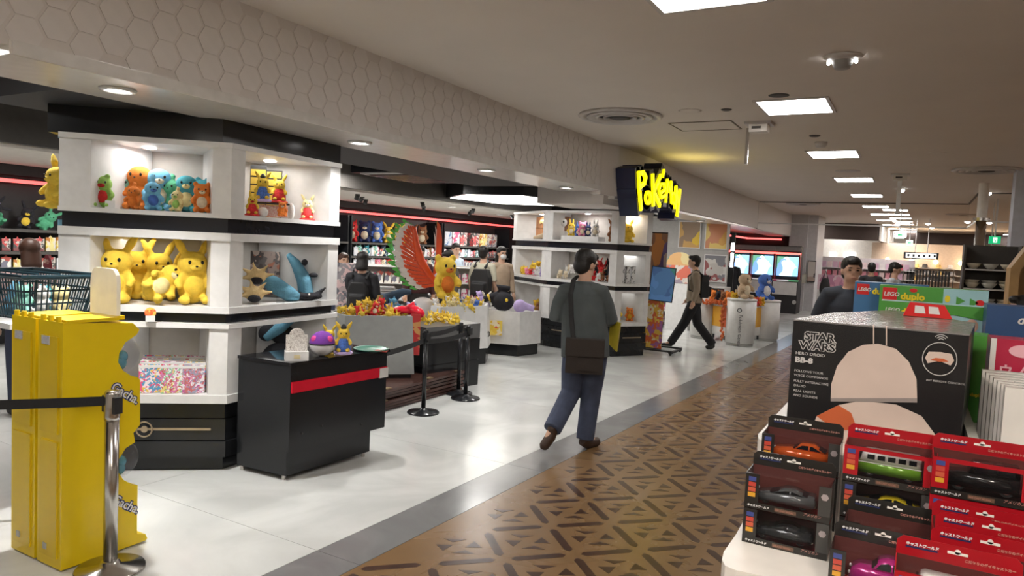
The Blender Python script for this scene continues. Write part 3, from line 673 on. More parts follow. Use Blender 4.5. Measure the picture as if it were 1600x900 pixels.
# ================================================================== CAPSULE MACHINES
YEL = mat('yellow_plastic', (.78, .56, .008), .28, var=.02); YEL2 = mat('yellow_panel', (.70, .49, .01), .35, var=.02)
prof = [(1.83, .01), (1.83, 1.19), (2.17, 1.165), (2.205, 1.13), (2.19, 1.105), (2.13, 1.07), (2.10, 1.02), (2.095, .975), (2.12, .93), (2.16, .90), (2.20, .885), (2.212, .87), (2.215, .635), (2.18, .60), (2.19, .55),
        (2.14, .53), (2.105, .48), (2.10, .42), (2.13, .37), (2.17, .335), (2.207, .32), (2.207, .06), (2.255, .045), (2.265, .02), (2.255, .01)]
def gacha(x0, x1, dy, label, first):
    t = thing('capsule_machine', label, 'vending machine', (0, 0, 0))
    P = [(y+dy, z) for y, z in prof]
    MB().prism(P, x0, x1, 'x').build('body', YEL, t, bev=.004)
    MB().box((x0+.03, 1.822+dy, .06), (x1-.03, 1.832+dy, .62)).build('lower_back_panel', YEL2, t, bev=.003)
    MB().box((x0+.03, 1.822+dy, .66), (x1-.03, 1.832+dy, 1.12)).build('upper_back_panel', YEL2, t, bev=.003)
    MB().box((x0+.004, 1.85+dy, 1.185), (x1-.004, 2.1+dy, 1.20)).build('lid', YEL, t, bev=.004)
    for k in range(3): MB().cyl((x0+.03+k*.065, 1.838+dy, 1.19), .012, .026, 10).build('hinge', YEL, t)
    MB().box((x0+.05, 1.818+dy, 1.08), (x0+.115, 1.823+dy, 1.12)).build('rating_label', printed('rating', [(.5, .5, .52), (.35, .35, .37), (.6, .6, .6)], 90), t)
    MB().box((x0+.07, 1.818+dy, .09), (x0+.10, 1.823+dy, .12)).build('small_label', GREYW, t)
    for zz in (.98, .56):
        for xx in (.05, .15):
            for q in (0, .03): MB().ell((x0+xx, 1.83+dy, zz+q-xx*.2), (.006, .003, .008), u=8, v=6).build('vent_hole', mat('dark_hole', (.1, .07, .0), .6), t)
    xm = (x0+x1)/2
    for zc, nm in ((.998, 1), (.455, 0)):
        MB().ell((xm, 2.135+dy, zc), ((x1-x0)*.485, .128, .108), u=24, v=14).build('globe', mat('globe_plastic', (.16, .16, .18), .04, alpha=.22), t, True)
        cols = ((.10, .35, .48), (.55, .58, .62), (.30, .32, .38))
        for k in range(5):
            c = cols[k % 3] if nm else cols[0 if k < 4 else 1]
            g = MB().ell((xm+.05*math.cos(k*1.9), 2.125+dy+.02*math.sin(k*2.3)+.01, zc-.04+.022*(k % 2)+.01*(k//2)), (.034, .034, .034), u=12, v=8).build('capsule', mat('capsule_%d%d' % (nm, k % 3), c, .15), t, True)
        MB().box((x0+.03, 2.205+dy, zc-.36), (x1-.03, 2.222+dy, zc-.19)).build('front_panel', WHITE, t, bev=.004)
        MB().cyl((xm, 2.215+dy, zc-.27), .03, .03, 14, 'y').build('turn_knob', WHITE, t)
    if first:
        STK = mat('sticker_navy', (.02, .03, .12), .35); STW = mat('sticker_white', (.8, .8, .82), .35)
        for y0, z0 in ((2.055, .845), (2.065, .27)):
            text('Gacha.', .062, (x1+.0015, y0, z0), (PI/2, -.72 if False else 0, PI/2), STK, t, 'sticker_outline', .0004, .006)
            bpy.context.view_layer.update()
            o = text('Gacha.', .062, (x1+.003, y0, z0), (PI/2, 0, PI/2), STW, t, 'sticker_lettering', .0004, .0008)
            for ob in list(t.children)[-2:] if False else [c for c in C.objects if c.parent == t and c.name.startswith('sticker_')]:
                ob.rotation_euler = (Euler((PI/2, 0, PI/2)).to_matrix() @ Matrix.Rotation(-.62, 3, 'Z')).to_euler()
    return t
gacha(-3.62, -3.41, 0, 'yellow two-dome capsule machine on the right, its side lettered and facing the shop', True)
gacha(-3.86, -3.645, 0, 'left yellow capsule machine, closest to the left edge of the photo', False)
# cream sign plate standing on the machines and basket stand
t = thing('sign_plate', 'blank cream plate with a rounded top standing behind the yellow machines', 'sign', (-3.585, 2.12, 1.19))
pts = [(-.115, 0), (.115, 0), (.115, .17)]+[(.115-.0+(-.05+.05*math.cos(a)), .17+.075*math.sin(a)) for a in (0.3, .6, .9, 1.2, 1.5)]+[(-.065-.05*math.sin(a), .17+.075*math.cos(a)) for a in (0, .4, .8, 1.2, 1.57)]
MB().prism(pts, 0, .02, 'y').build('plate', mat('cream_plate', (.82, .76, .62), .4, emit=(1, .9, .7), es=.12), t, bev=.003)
MB().box((-.12, -.02, -.01), (.12, .04, .01)).build('foot', YEL, t)
t = thing('side_table', 'white table behind the machines carrying the shopping basket', 'table', (-4.6, 2.22, 0))
MB().box((-.5, -.25, 1.07), (.42, .3, 1.10)).build('top', WHITE, t)
for x in (-.45, .38):
    for y in (-.2, .25): MB().tube([(x, y, 0), (x, y, 1.07)], .015, 8).build('leg', WHITE, t)
t = thing('shopping_basket', 'dark teal plastic shopping basket at the left edge', 'basket', (-4.62, 2.28, 1.10), .05)
BM = mat('basket_teal', (.006, .024, .034), .35)
def bring(z, sx, sy): return [(-sx, -sy, z), (sx, -sy, z), (sx, sy, z), (-sx, sy, z), (-sx, -sy, z)]
SX = lambda z: .31+z*.28; SY = lambda z: .19+z*.2
MB().tube([Vector(p) for p in bring(.245, .385, .245)], [(.012, .02)]*5, 8).build('rim', BM, t)
for z in (.015, .09, .165): MB().tube(bring(z, SX(z), SY(z)), .006, 6).build('band', BM, t)
for k in range(27):
    x = -1+2*k/26
    for s in (-1, 1): MB().tube([(x*.31, s*.19, .0), (x*.38, s*.24, .245)], .0045, 5).build('rib', BM, t)
for k in range(1, 14):
    y = -1+2*k/14
    for s in (-1, 1): MB().tube([(s*.31, y*.19, .0), (s*.38, y*.24, .245)], .0045, 5).build('rib', BM, t)
MB().box((-.31, -.19, 0), (.31, .19, .008)).build('floor_plate', BM, t)
MB().box((.02, -.236, .14), (.14, -.226, .215)).build('name_panel', BM, t)
for k in range(2): MB().tube([(-.2, (-1)**k*.06, .25), (.2, (-1)**k*.06, .25)], .008, 6).build('handle', BM, t)
for k, (x, y, c, nm) in enumerate(((-.15, 0, 'sky', 'blue'), (.0, -.03, 'mint', 'mint green'), (.10, .04, 'teal', 'dark teal'), (.19, -.02, 'white', 'white'), (.25, .05, 'pale', 'pale lime'))):
    plush('%s plush toy lying inside the shopping basket' % nm, (-4.62+x, 2.28+y, 1.115), .17, k, c, 'round', None, detail=False)
t = thing('round_sign', 'dark red oval sign with cream lettering marks above the basket', 'sign', AY(73, 410, 2.95), -.3)
MB().prism([(.14*math.cos(a*PI/14), .10*math.sin(a*PI/14)-.04) for a in range(15)], 0, .01, 'y').build('board', mat('maroon', (.22, .015, .03), .4), t)
MB().tube([(0, .015, -.03), (0, .015, -t.location.z)], .012, 8).build('pole', WHITE, t)
text('ポケモン', .045, (-.09, -.002, -.01), FRONT, mat('sign_cream', (.75, .6, .5), .5), t)

# ================================================================== BELT POSTS
def post(x, y, h, r, m, label, brc, cassette=True):
    t = thing('belt_post', label, 'barrier post', (x, y, 0))
    MB().lathe([(brc, 0), (brc, .008), (brc*.96, .016), (brc*.3, .03), (r*1.3, .045), (r, .05)], n=36).build('base', m, t, True)
    MB().tube([(0, 0, .03), (0, 0, h*.86)], r, 18).build('pole', m, t, True)
    MB().lathe([(r*1.08, h*.84), (r*1.12, h*.86), (r*1.12, h*.985), (r*.95, h)], n=18).build('head', m, t, True)
    for s in (-1, 1): MB().box((s*r, -.02, h*.88), (s*(r+.02), .02, h*.97)).build('belt_slot', BLACKM, t)
    return t
post(-3.262, 1.978, .872, .031, CHROME, 'brushed steel belt post in front of the right yellow machine', .155)
BELT = mat('black_belt', (.012, .012, .014), .6, bump=.2)
tag(MB().sheet([[(-3.285-.085*k, 1.955-.09*k, .80-.01*math.sin(k/9*PI)), (-3.285-.085*k, 1.955-.09*k, .845-.01*math.sin(k/9*PI))] for k in range(10)]).build('barrier_belt', BELT), 'black belt running left from the steel post across the yellow machines', 'belt')
b = bpy.data.objects['barrier_belt']; sm = b.modifiers.new('s', 'SOLIDIFY'); sm.thickness = .003
BP = [(-4.005, 5.476, .80, 'black belt post standing nearest, beside the stacked platforms'), (-4.039, 6.264, .78, 'black belt post on the right of the far pair'), (-4.238, 6.426, .78, 'black belt post on the left of the far pair')]
for x, y, h, l in BP: post(x, y, h, .022, BLACK, l, .155)
def belt(a, b, label):
    a = Vector(a); b = Vector(b); n = 8
    rows = [[a.lerp(b, k/n)+Vector((0, 0, z-.02*math.sin(PI*k/n))) for z in (-.024, .024)] for k in range(n+1)]
    o = MB().sheet(rows).build('barrier_belt', BELT); sm = o.modifiers.new('s', 'SOLIDIFY'); sm.thickness = .003
    tag(o, label, 'belt')
belt((-3.75, 4.25, .70), (-4.005, 5.45, .70), 'black belt from the black counter to the nearest black post')
belt((-4.005, 5.50, .755), (-4.238, 6.40, .745), 'upper black belt between the near post and the far left post')
belt((-4.0, 5.50, .69), (-4.039, 6.24, .70), 'lower black belt between the near post and the far right post')
# stacked dark boards
WB = mat('dark_wood_board', (.075, .035, .028), .25, var=.2, vs=5)
t0 = None
for k in range(6):
    t = thing('platform_board', ['bottom', 'second', 'third', 'fourth', 'fifth', 'top'][k]+' dark brown board in the stack beside the black counter', 'board', (-4.72+.02*(k % 3), 5.55+.05*(k % 2), .004+.037*k), .02*(k % 3-1))
    MB().box((-.30, -1.15, .0), (.40, 1.05, .026)).build('panel', WB, t, bev=.003)
    for y in (-1.0, -.3, .4, .95): MB().box((.33, y-.04, .026), (.38, y+.04, .036)).build('spacer', mat('board_edge', (.20, .15, .08), .5), t)

# ================================================================== BINS AND PILES
def bin_(name, label, poly, h, m, taper=.9, plinth=.12, cat='display bin'):
    cx = sum(p[0] for p in poly)/len(poly); cy = sum(p[1] for p in poly)/len(poly)
    t = thing(name, label, cat, (cx, cy, 0)); L = [(x-cx, y-cy) for x, y in poly]
    if plinth: MB().prism([(x*.93, y*.93) for x, y in L], 0, plinth).build('plinth', BLACK, t)
    n = len(L); b = MB()
    lo = [(x, y, plinth) for x, y in L]; hi = [(x*taper, y*taper, h) for x, y in L]; il = [(x*taper*.9, y*taper*.9, h) for x, y in L]; ib = [(x*taper*.88, y*taper*.88, h-.15) for x, y in L]
    vs = lo+hi+il+ib; fs = [tuple(range(n))[::-1]]+[(i, (i+1) % n, n+(i+1) % n, n+i) for i in range(n)]+[(n+i, n+(i+1) % n, 2*n+(i+1) % n, 2*n+i) for i in range(n)]+[(2*n+i, 2*n+(i+1) % n, 3*n+(i+1) % n, 3*n+i) for i in range(n)]+[tuple(range(3*n, 4*n))]
    b._add(vs, fs); b.build('tub', m, t)
    return t
def pile(n, cx, cy, z, rx, ry, cols, h, label, group, seed=1, kinds=('round', 'long', 'point'), dome=.12, rz=0):
    rnd = random.Random(seed)
    for k in range(n):
        a = rnd.uniform(0, 2*PI); r = math.sqrt(rnd.random()); ux, uy = r*math.cos(a)*rx, r*math.sin(a)*ry
        x = cx+ux*math.cos(rz)-uy*math.sin(rz); y = cy+ux*math.sin(rz)+uy*math.cos(rz)
        zz = z+dome*(1-r*r)*rnd.uniform(.5, 1)-.03
        c = rnd.choice(cols); big = k < n*.5
        plush(label.replace('COLOUR', c), (x, y, zz), h*rnd.uniform(.8, 1.15), 0, c, rnd.choice(kinds), 'cream', group, rot=(rnd.uniform(-.7, .7), rnd.uniform(-.5, .5), rz_at((x, y))+rnd.uniform(-.9, .9)), detail=big)
GW = mat('bin_white', (.66, .65, .63), .4)
# grey-fronted tall bin behind the counter
bin_('display_bin', 'grey fronted plush bin standing behind the black counter', [(-5.5, 5.6), (-4.95, 5.35), (-4.45, 5.9), (-4.95, 6.3)], .86, mat('bin_grey', (.30, .31, .30), .45), .92, .26)
pile(26, -4.97, 5.8, .80, .33, .30, ['yellow', 'yellow', 'gold', 'red', 'yellow'], .17, 'small COLOUR plush in the pile on the grey bin behind the counter', 'plush toys on the grey bin', 3)
bin_('display_bin', 'narrow white bin with printed side at the left of the grey plush bin', [(-5.95, 5.3), (-5.6, 5.1), (-5.3, 5.4), (-5.6, 5.7)], .84, GW, .95, .26)
pile(14, -5.6, 5.4, .80, .25, .2, ['pink', 'purple', 'white', 'pink', 'blue'], .15, 'small COLOUR plush in the pile left of the grey bin', 'pink plush pile', 5)
p = Vector((-4.62, 6.0, 0)); t = thing('red_cloth', 'bright red cloth lying over the edge of the grey plush bin', 'cloth', (p.x, p.y, 0), rz_at(p))
obj('folded_top', baked(MB().ell((-.05, .05, .90), (.14, .10, .05)).ell((.08, 0, .89), (.09, .09, .06), (0, .4, 0)).tube([(0, 0, .93), (.05, 0, 1.0)], [.05, .01], 8), 'folded_top', .012, 2), RED, t)
MB().box((.02, -.13, .45), (.12, -.11, .88)).build('hanging_strip', printed('red_strip_print', [(.5, .03, .03), (.55, .05, .04), (.6, .3, .1), (.5, .03, .03)], 12), t, bev=.004)
# black counter with small yellow plushes
t = thing('black_display_table', 'low black tiered display table with slanted top behind the belt posts', 'display table', (0, 0, 0))
poly = [(-5.0, 6.3), (-4.5, 6.15), (-4.35, 7.0), (-4.9, 7.2)]
MB().prism(poly, 0, .30).build('lower_drawer', BLACK, t, bev=.004); MB().prism([(x*.999+.0, y) for x, y in poly], .305, .55).build('upper_drawer', BLACK, t, bev=.004)
MB().prism(poly, .555, .72).build('top_tray', mat('tray_grey', (.10, .10, .10), .35), t, bev=.006)
pile(20, -4.72, 6.65, .72, .22, .32, ['yellow', 'yellow', 'yellow', 'gold'], .15, 'small COLOUR plush standing on the low black display table', 'yellow plush toys on the black table', 7, ('long', 'upright'), .03)
# tall white bin in front of the boards' far end
bin_('display_bin', 'tall white bin with round badge, right of the far belt posts', [(-5.55, 7.55), (-5.3, 7.45), (-5.02, 8.3), (-5.25, 8.75), (-5.55, 8.6)], .80, WHITE, .86, .22)
pile(24, -5.4, 8.1, .74, .25, .42, ['yellow', 'pale', 'cream', 'blue', 'yellow', 'white'], .16, 'small COLOUR plush in the pile heaped on the tall white bin', 'mixed plush toys on the tall white bin', 9)
t = thing('round_badge', 'dark round badge on the face of the tall white bin', 'badge', AX(762, 522, -5.08), PI/2); MB().cyl((0, 0, 0), .045, -.006, 18, 'y').build('disc', GREYW, t)
MB().tube([(.032*math.cos(u*PI/8), -.012, .032*math.sin(u*PI/8)) for u in range(17)], .005, 6).build('ring', BLACKM, t)
bin_('display_bin', 'white bin with a clear front window below the black round plush', [(-6.15, 9.3), (-5.65, 9.0), (-5.0, 9.15), (-4.9, 9.65), (-5.5, 9.9)], .66, WHITE, .97, .17)
t = thing('window_card', 'yellow and red picture window on the low white bin', 'sign', AZ(800, 510, .45).lerp(Vector((-5.4, 9.0, .4)), 1), rz_at((-5.4, 9.0)))
MB().box((-.16, -.02, -.1), (.16, -.012, .12)).build('card', printed('window_print', [(.75, .5, .05), (.7, .1, .05), (.8, .6, .1), (.8, .7, .5)], 12), t)
p = Vector((-5.42, 9.35, .64))
lump('large round black plush with yellow bands lying on the low white bin', 'plush toy', p, rz_at(p), [('body', BLK, [('ell', (0, 0, .14), (.17, .15, .15)), ('tube', [(-.08, 0, .24), (-.30, -.02, .16)], [.06, .05], 10), ('tube', [(0, .02, .26), (-.10, .02, .36), (.10, .02, .34)], [.05, .05, .04], 10)]), ('band', fur('yellow', COL['yellow']), [('tube', [(-.20, -.01, .20), (-.24, -.01, .185)], [.062, .06], 12), ('ell', (.05, -.13, .17), (.03, .02, .035))])], voxel=.015)
p = Vector((-5.1, 9.3, .64))
lump('lilac long-eared plush draped at the right of the low white bin', 'plush toy', p, rz_at(p), [('body', fur('lilac', COL['lilac']), [('ell', (0, 0, .10), (.10, .09, .10)), ('tube', [(0, 0, .12), (.22, 0, .07)], [.06, .05], 10)])], voxel=.015)
plush('white and lilac floppy plush at the left of the low white bin', (-5.72, 9.35, .62), .3, 1, 'white', 'long', 'lilac')
pile(10, -5.9, 9.5, .64, .15, .15, ['pink', 'yellow', 'lilac', 'sky'], .17, 'small COLOUR plush beside the black round plush on the low white bin', 'plush toys on the low white bin', 11)

# ================================================================== WINGED CENTREPIECE
W = Vector((-6.05, 8.2, 0)); 
t = thing('winged_sculpture', 'tall sculpture of two raised wings of red, white and green feathers in mid shop', 'sculpture', W, rz_at(W))
WR = mat('wing_red', (.62, .07, .015), .35); WW = mat('wing_white', (.62, .57, .52), .4); WG = mat('wing_green', (.08, .38, .06), .4)
WM = Matrix.Rotation(rz_at(W), 3, 'Z'); WN = WM @ Vector((0, 1, 0))
def wl(px, py):
    r = ray(px, py); q = CAM+r*((W-CAM).dot(WN)/r.dot(WN)); q = WM.transposed() @ (q-W); return Vector((q.x, q.z))
def curve(P, u):
    u = min(max(u, 0), 1)*(len(P)-1); i = min(int(u), len(P)-2); a, b = Vector(P[i]), Vector(P[i+1]); return a.lerp(b, u-i)
LEAD = [(688, 446), (672, 430), (658, 408), (650, 380), (647, 354)]; TIPS = [(642, 455), (622, 440), (608, 420), (601, 396), (601, 374), (608, 358), (618, 350), (632, 342), (646, 352)]
NF = 18
for k in range(NF):
    u = (k+.5)/NF; du = .5/NF
    rag = 1.0 if k % 2 else .94
    def pt(v, uu): return wl(*(curve(LEAD, uu).lerp(curve(TIPS, uu), v)))
    for nm, m, v0, v1, yy, f in (('red_feather', WR, 0, .60*rag+.03*(k > 12), 0, .80), ('white_feather', WW, .50, .82*rag, .012, .98), ('green_feather', WG, .78, 1.0*rag+(.06 if k > 12 and k % 2 else 0), .018, .74)):
        q = [pt(v0, u-du), pt(v1*.93, u-du*f), pt(v1, u), pt(v1*.93, u+du*f), pt(v0, u+du)]
        MB().prism([tuple(p) for p in q], yy, yy+.014, 'y').build(nm, m, t)
ed = [wl(*curve(LEAD, j/12)) for j in range(13)]
MB().tube([(p.x, -.01, p.y) for p in ed], [.03+.03*(1-abs(j/6-1)) for j in range(13)], 10).build('leading_edge', WR, t, True)
ed = [wl(*p) for p in ((683, 345), (688, 352), (691, 375), (690, 400), (684, 425), (676, 430), (681, 400), (682, 370))]
MB().prism([tuple(p) for p in ed], -.02, .02, 'y').build('right_wing', WR, t, bev=.006)
for k, (a_, b_) in enumerate((((682, 343), (684, 380)), ((680, 352), (682, 385)), ((678, 362), (680, 392)))):
    p, q = wl(*a_), wl(*b_); MB().prism([(p.x, p.y), (p.x+.03, p.y-.08), (q.x+.03, q.y), (q.x, q.y)], .02, .035, 'y').build('green_feather' if k == 0 else 'white_feather', WG if k == 0 else WW, t)
MB().ell((-.02, -.06, .68), (.19, .17, .17), u=20, v=12).build('white_orb', mat('orb_white', (.62, .60, .60), .25), t, True); MB().ell((-.18, -.18, .56), (.13, .12, .11), u=20, v=12).build('white_orb', mat('orb_white', (.6, .6, .6), .25), t, True)
MB().tube([(.33, -.1, .92), (.36, -.12, .75), (.34, -.12, .58)], [.10, .09, .01], 12).build('gold_tail', mat('tail_gold', (.75, .48, .03), .35), t, True)
q = W+Vector((.30, .05, .85)); plush('shiny yellow figure with short round ears riding the winged sculpture', q, .62, rz_at(q, .5), 'yellow', 'round', 'orange', name='toy_figure')
MB().lathe([(.46, 0), (.44, .02), (.36, .40), (.26, .52), (.05, .58)], n=14).build('yellow_drape', mat('drape_yellow', (.72, .42, .02), .6), t)
p = Vector((-5.95, 7.1, 0)); lump('dark blue-grey fish-like plush with white belly in front of the sculpture', 'plush toy', (p.x, p.y, .62), rz_at(p), [('body', fur('grey', (.05, .08, .12)), [('ell', (0, 0, .16), (.2, .16, .17)), ('tube', [(.1, 0, .26), (.3, 0, .36), (.4, 0, .36)], [.08, .05, .03], 10)]), ('belly', fur('white', COL['white']), [('ell', (-.03, -.11, .13), (.11, .08, .11))])], voxel=.016)
t = thing('back_table', 'low table behind the bins carrying the centre plush toys', 'table', (-5.75, 7.15, 0)); MB().box((-.45, -.35, .52), (.45, .25, .60)).build('top', WHITE, t)
for x in (-.4, .4):
    for y in (-.3, .2): MB().tube([(x, y, 0), (x, y, .52)], .02, 8).build('leg', WHITE, t)
pile(12, -5.7, 7.1, .63, .35, .2, ['purple', 'lilac', 'sky', 'grey'], .22, 'COLOUR plush behind the tall white bin', 'purple plush toys', 13)
# ================================================================== SHOP SIGN
sg = thing('shop_sign', 'large lit yellow lettering on thick navy blocks above the shop entrance', 'sign', (0, 0, 0))
NAVY = mat('sign_navy', (.012, .016, .05), .3); SY_ = mat('sign_yellow', (1, .85, .02), .4, emit=(1, .85, .0), es=1.2)
def SP(p, x=-3.2): q = AX(p[0], p[1], x); return Vector((q.y, q.z))
def ringpts(cx, cy, rx, ry, n=14): return [(cx+rx*math.cos(k*2*PI/n), cy+ry*math.sin(k*2*PI/n)) for k in range(n+1)]
LET = {'P': [[(1000, 269), (1001.5, 300), (1004, 327)], [(1001, 271), (1007, 270), (1011, 277), (1009, 286), (1003, 291)]],
       'o': [ringpts(1014.5, 309, 3.8, 9)],
       'K': [[(1022, 273), (1022.5, 298), (1023, 321)], [(1034, 275), (1024, 299), (1033, 321)]],
       'e': [[(1033, 303), (1041, 296), (1039, 287), (1034, 288), (1031.5, 298), (1035, 309), (1042, 305)], [(1037.5, 276), (1039.5, 266)]],
       'M': [[(1042.5, 316), (1044.5, 281), (1047.5, 300), (1050.5, 284), (1051, 317)]],
       'O': [ringpts(1053.8, 310, 2.6, 8)],
       'N': [[(1056.5, 325), (1058, 292), (1060, 316)], [(1064.5, 297), (1062, 318), (1060, 337)]]}
def strokes(L, wid, x0, x1, name, m, parent, grow=0):
    b = MB()
    for st in L:
        P = [SP(p) for p in st]
        for A, B in zip(P, P[1:]):
            d = (B-A); 
            if d.length < 1e-5: continue
            d.normalize(); n = Vector((-d.y, d.x))*wid/2; A2 = A-d*(wid*.22+grow); B2 = B+d*(wid*.22+grow)
            b.prism([tuple(A2-n), tuple(B2-n), tuple(B2+n), tuple(A2+n)], x0, x1, 'x')
    return b.build(name, m, parent)
for i, (k, L) in enumerate(LET.items()):
    a = strokes(L, .17, -3.50, -3.235, 'letter_block', NAVY, sg, .03)
    strokes(L, .06 if k in 'PKN' else .038, -3.24, -3.205, 'letter_face', SY_, a)
MB().box((-3.5, 9.0, 2.52), (-3.3, 10.6, 2.60)).build('mounting_bar', NAVY, sg)
lamp('AREA', (-2.85, 10.2, 2.7), 1.6, .6, (1, .82, .25), rot=(PI, 0, 0))

# ================================================================== BACK WALL SHELVING
XB = -10.6
def wallshelf(y0, y1, label):
    t = thing('wall_shelving', label, 'shelving', (0, 0, 0))
    MB().box((XB+.001, y0, .1), (XB+.02, y1, 2.15)).build('back_panel', mat('slat_black', (.03, .032, .033), .5), t)
    for z in (1.55, 1.26, 1.0, .74, .45):
        MB().box((XB+.02, y0, z-.03), (XB+.50, y1, z)).build('shelf', BLACK, t)
        MB().box((XB+.50, y0, z-.035), (XB+.508, y1, z+.005)).build('price_rail', DARKGREY, t)
    for y in (y0, y1): MB().box((XB, y-.02, .1), (XB+.5, y+.02, 2.1)).build('upright', BLACK, t)
for a, b, l in ((3.2, 6.4, 'black back wall shelving at the far left behind the basket'), (7.6, 11.0, 'black back wall shelving hidden partly behind the near tower'), (11.1, 14.3, 'black back wall shelving to the left of the raised wings'), (14.4, 17.6, 'black back wall shelving to the right of the raised wings')): wallshelf(a, b, l)
rnd = random.Random(21)
prods = [printed('merch%d' % k, c, 14, .35, seed=k) for k, c in enumerate((
    [(.7, .68, .62), (.45, .1, .08), (.8, .78, .7), (.2, .2, .25)], [(.7, .5, .08), (.8, .7, .3), (.5, .2, .05), (.75, .7, .6)], [(.65, .65, .7), (.1, .2, .4), (.7, .7, .72), (.5, .55, .6)],
    [(.25, .1, .1), (.6, .1, .1), (.1, .1, .1), (.6, .55, .5)], [(.1, .3, .28), (.2, .5, .45), (.7, .75, .7), (.1, .15, .2)], [(.7, .3, .4), (.8, .7, .7), (.6, .1, .2), (.8, .8, .8)]))]
pk = MB().box((-.012, -.055, 0), (.012, .055, .17)).prism([(-.02, .17), (.02, .17), (0, .2)], -.001, .001, 'x').mesh('body')
def packet(p, m, label, group, sc=1):
    o = slot(obj('hanging_packet', pk, None, None, p), m); o.scale = (1, sc, sc); tag(o, label, 'packet', group)
ylab = 'small packet in the %s hanging row %s on the black back wall'
for y0, y1 in ((4.2, 5.5), (11.3, 17.4)):
    for z, h in ((1.27, .22), (1.01, .2)):
        y = y0
        while y < y1:
            packet((XB+.44, y, z), prods[rnd.choice((0, 1, 1, 2, 3)) if y < 6 else rnd.choice((0, 2, 3, 4, 5, 2))], ylab % ('upper' if z > 1.2 else 'lower', 'at the far left' if y < 6 else ('left of the wings' if y < 14.3 else 'right of the wings')), 'packets on the back wall', rnd.uniform(.85, 1.15)); y += .135
big = [(11.35, 'red', 'point'), (11.75, 'navy', 'round'), (12.15, 'blue', 'round'), (12.55, 'yellow', 'long'), (12.95, 'yellow', 'round'), (13.4, 'brown', 'long'), (13.8, 'brown', 'point')]
for y, c, k in big:
    p = (XB+.27, y, 1.55); plush('big %s plush at y-row of the top back wall shelf' % c if 0 else 'large %s plush on the top back wall shelf, %s' % (c, {11.35: 'leftmost', 11.75: 'second from left', 12.15: 'beside the navy one', 12.55: 'left one of the yellow pair', 12.95: 'right one of the yellow pair', 13.4: 'left one of the brown pair', 13.8: 'right one of the brown pair'}[y]), p, .48, rz_at(p), c, k)
for k, (y, c) in enumerate(((11.4, 'mint'), (11.65, 'teal'), (11.9, 'mint'), (12.2, 'grey'), (12.5, 'green'), (12.8, 'green'), (13.1, 'cream'), (13.35, 'yellow'), (13.6, 'gold'), (13.9, 'brown'))):
    p = (XB+.42, y, 1.265); plush('small plush in the second shelf row of the back wall left of the wings', p, .25, rz_at(p), c, 'point', 'cream', 'small plushes on the back wall')
for k in range(12):
    y = 12.0+.17*k; p = (XB+.45, y, 1.005); plush('small pink or cream plush in the third shelf row of the back wall', p, .2, rz_at(p), ('pink', 'cream', 'red', 'cream')[k % 4], 'round', 'cream', 'third row plushes')
# far left: dark long plushes, lilac, teal
for k, (y, c, z, d, lab) in enumerate(((4.15, 'black', 1.56, .1, 'black plush with a yellow band at the far left of the top shelf'), (4.45, 'black', 1.75, 1.2, 'black banded plush lying across the pile at the far left'), (4.75, 'green', 1.60, -.8, 'dark green plush in the pile at the far left'), (4.35, 'lilac', 1.72, .9, 'lilac plush at the far left, upper one'), (4.3, 'lilac', 1.55, -.9, 'lilac plush at the far left, lower one'), (5.0, 'black', 1.56, .2, 'black plush next to the hanging yellow plush'), (5.2, 'green', 1.56, .6, 'green plush next to the hanging yellow plush'))):
    p = (XB+.34, y, z); plush(lab, p, .36, 0, c, 'long', 'yellow' if c == 'black' else None, rot=(0, d, rz_at(p)))
for y in (14.6, 14.95, 15.3, 15.9, 16.3, 16.8):
    p = (XB+.42, y, 1.56); t = thing('product_carton', 'printed carton on the top shelf of the back wall right of the wings', 'box', p, 0, 'cartons on the top back shelf')
    MB().box((-.12, -.15, 0), (.06, .15, .34)).build('carton', prods[(int(y*10)) % 6], t)
# ================================================================== WHITE GONDOLAS IN MID SHOP
SHEL = mat('gondola_white', (.60, .58, .56), .45)
def gondola(cx, cy, rz, w, h, d, label, nrow=4, fill=True, grp=None, cols=(0, 2, 5)):
    t = thing('gondola_shelf', label, 'shelving', (cx, cy, 0), rz)
    MB().box((-w/2, -.02, 0), (w/2, .02, h)).build('back_panel', SHEL, t)
    for s in (-1, 1): MB().box((s*w/2-.02, -d, 0), (s*w/2+.02, .02, h)).build('end_panel', SHEL, t)
    for k in range(nrow+1):
        z = .1+k*(h-.12)/nrow; MB().box((-w/2, -d, z-.012), (w/2, 0, z)).build('shelf', SHEL, t)
    if fill:
        r = random.Random(int(cx*100))
        R = Matrix.Rotation(rz, 3, 'Z')
        for k in range(nrow):
            z = .1+k*(h-.12)/nrow; x = -w/2+.09
            while x < w/2-.05:
                q = Vector((cx, cy, z+.001))+R @ Vector((x, -d*.75, 0))
                o = slot(obj('boxed_goods', pk, None, None, q, (0, 0, rz-PI/2)), prods[r.choice(cols)]); o.scale = (2, r.uniform(.8, 1.1), r.uniform(.8, 1.0)*min(1.1, (h-.12)/nrow/.22))
                tag(o, 'small boxed goods on the %s' % grp, 'packet', 'goods on the '+grp); x += .125
a = rz_at((-8.2, 9.6))
def along(px, d): r = ray(px, 420); r = Vector((r.x, r.y)).normalized()*d; return r.x, r.y
gondola(*along(600, 12.2), a, 1.3, 1.22, .35, 'white gondola with small goods left of the raised wings', 4, True, 'gondola left of the wings')
gondola(*along(682, 13.8), a, .9, 1.2, .35, 'white gondola with small goods directly behind the wings', 4, True, 'gondola behind the wings')
gondola(*along(742, 12.9), a, 1.1, 1.22, .35, 'white gondola with small goods between wings and shoppers', 4, True, 'gondola beside the shoppers', (2, 2, 5))
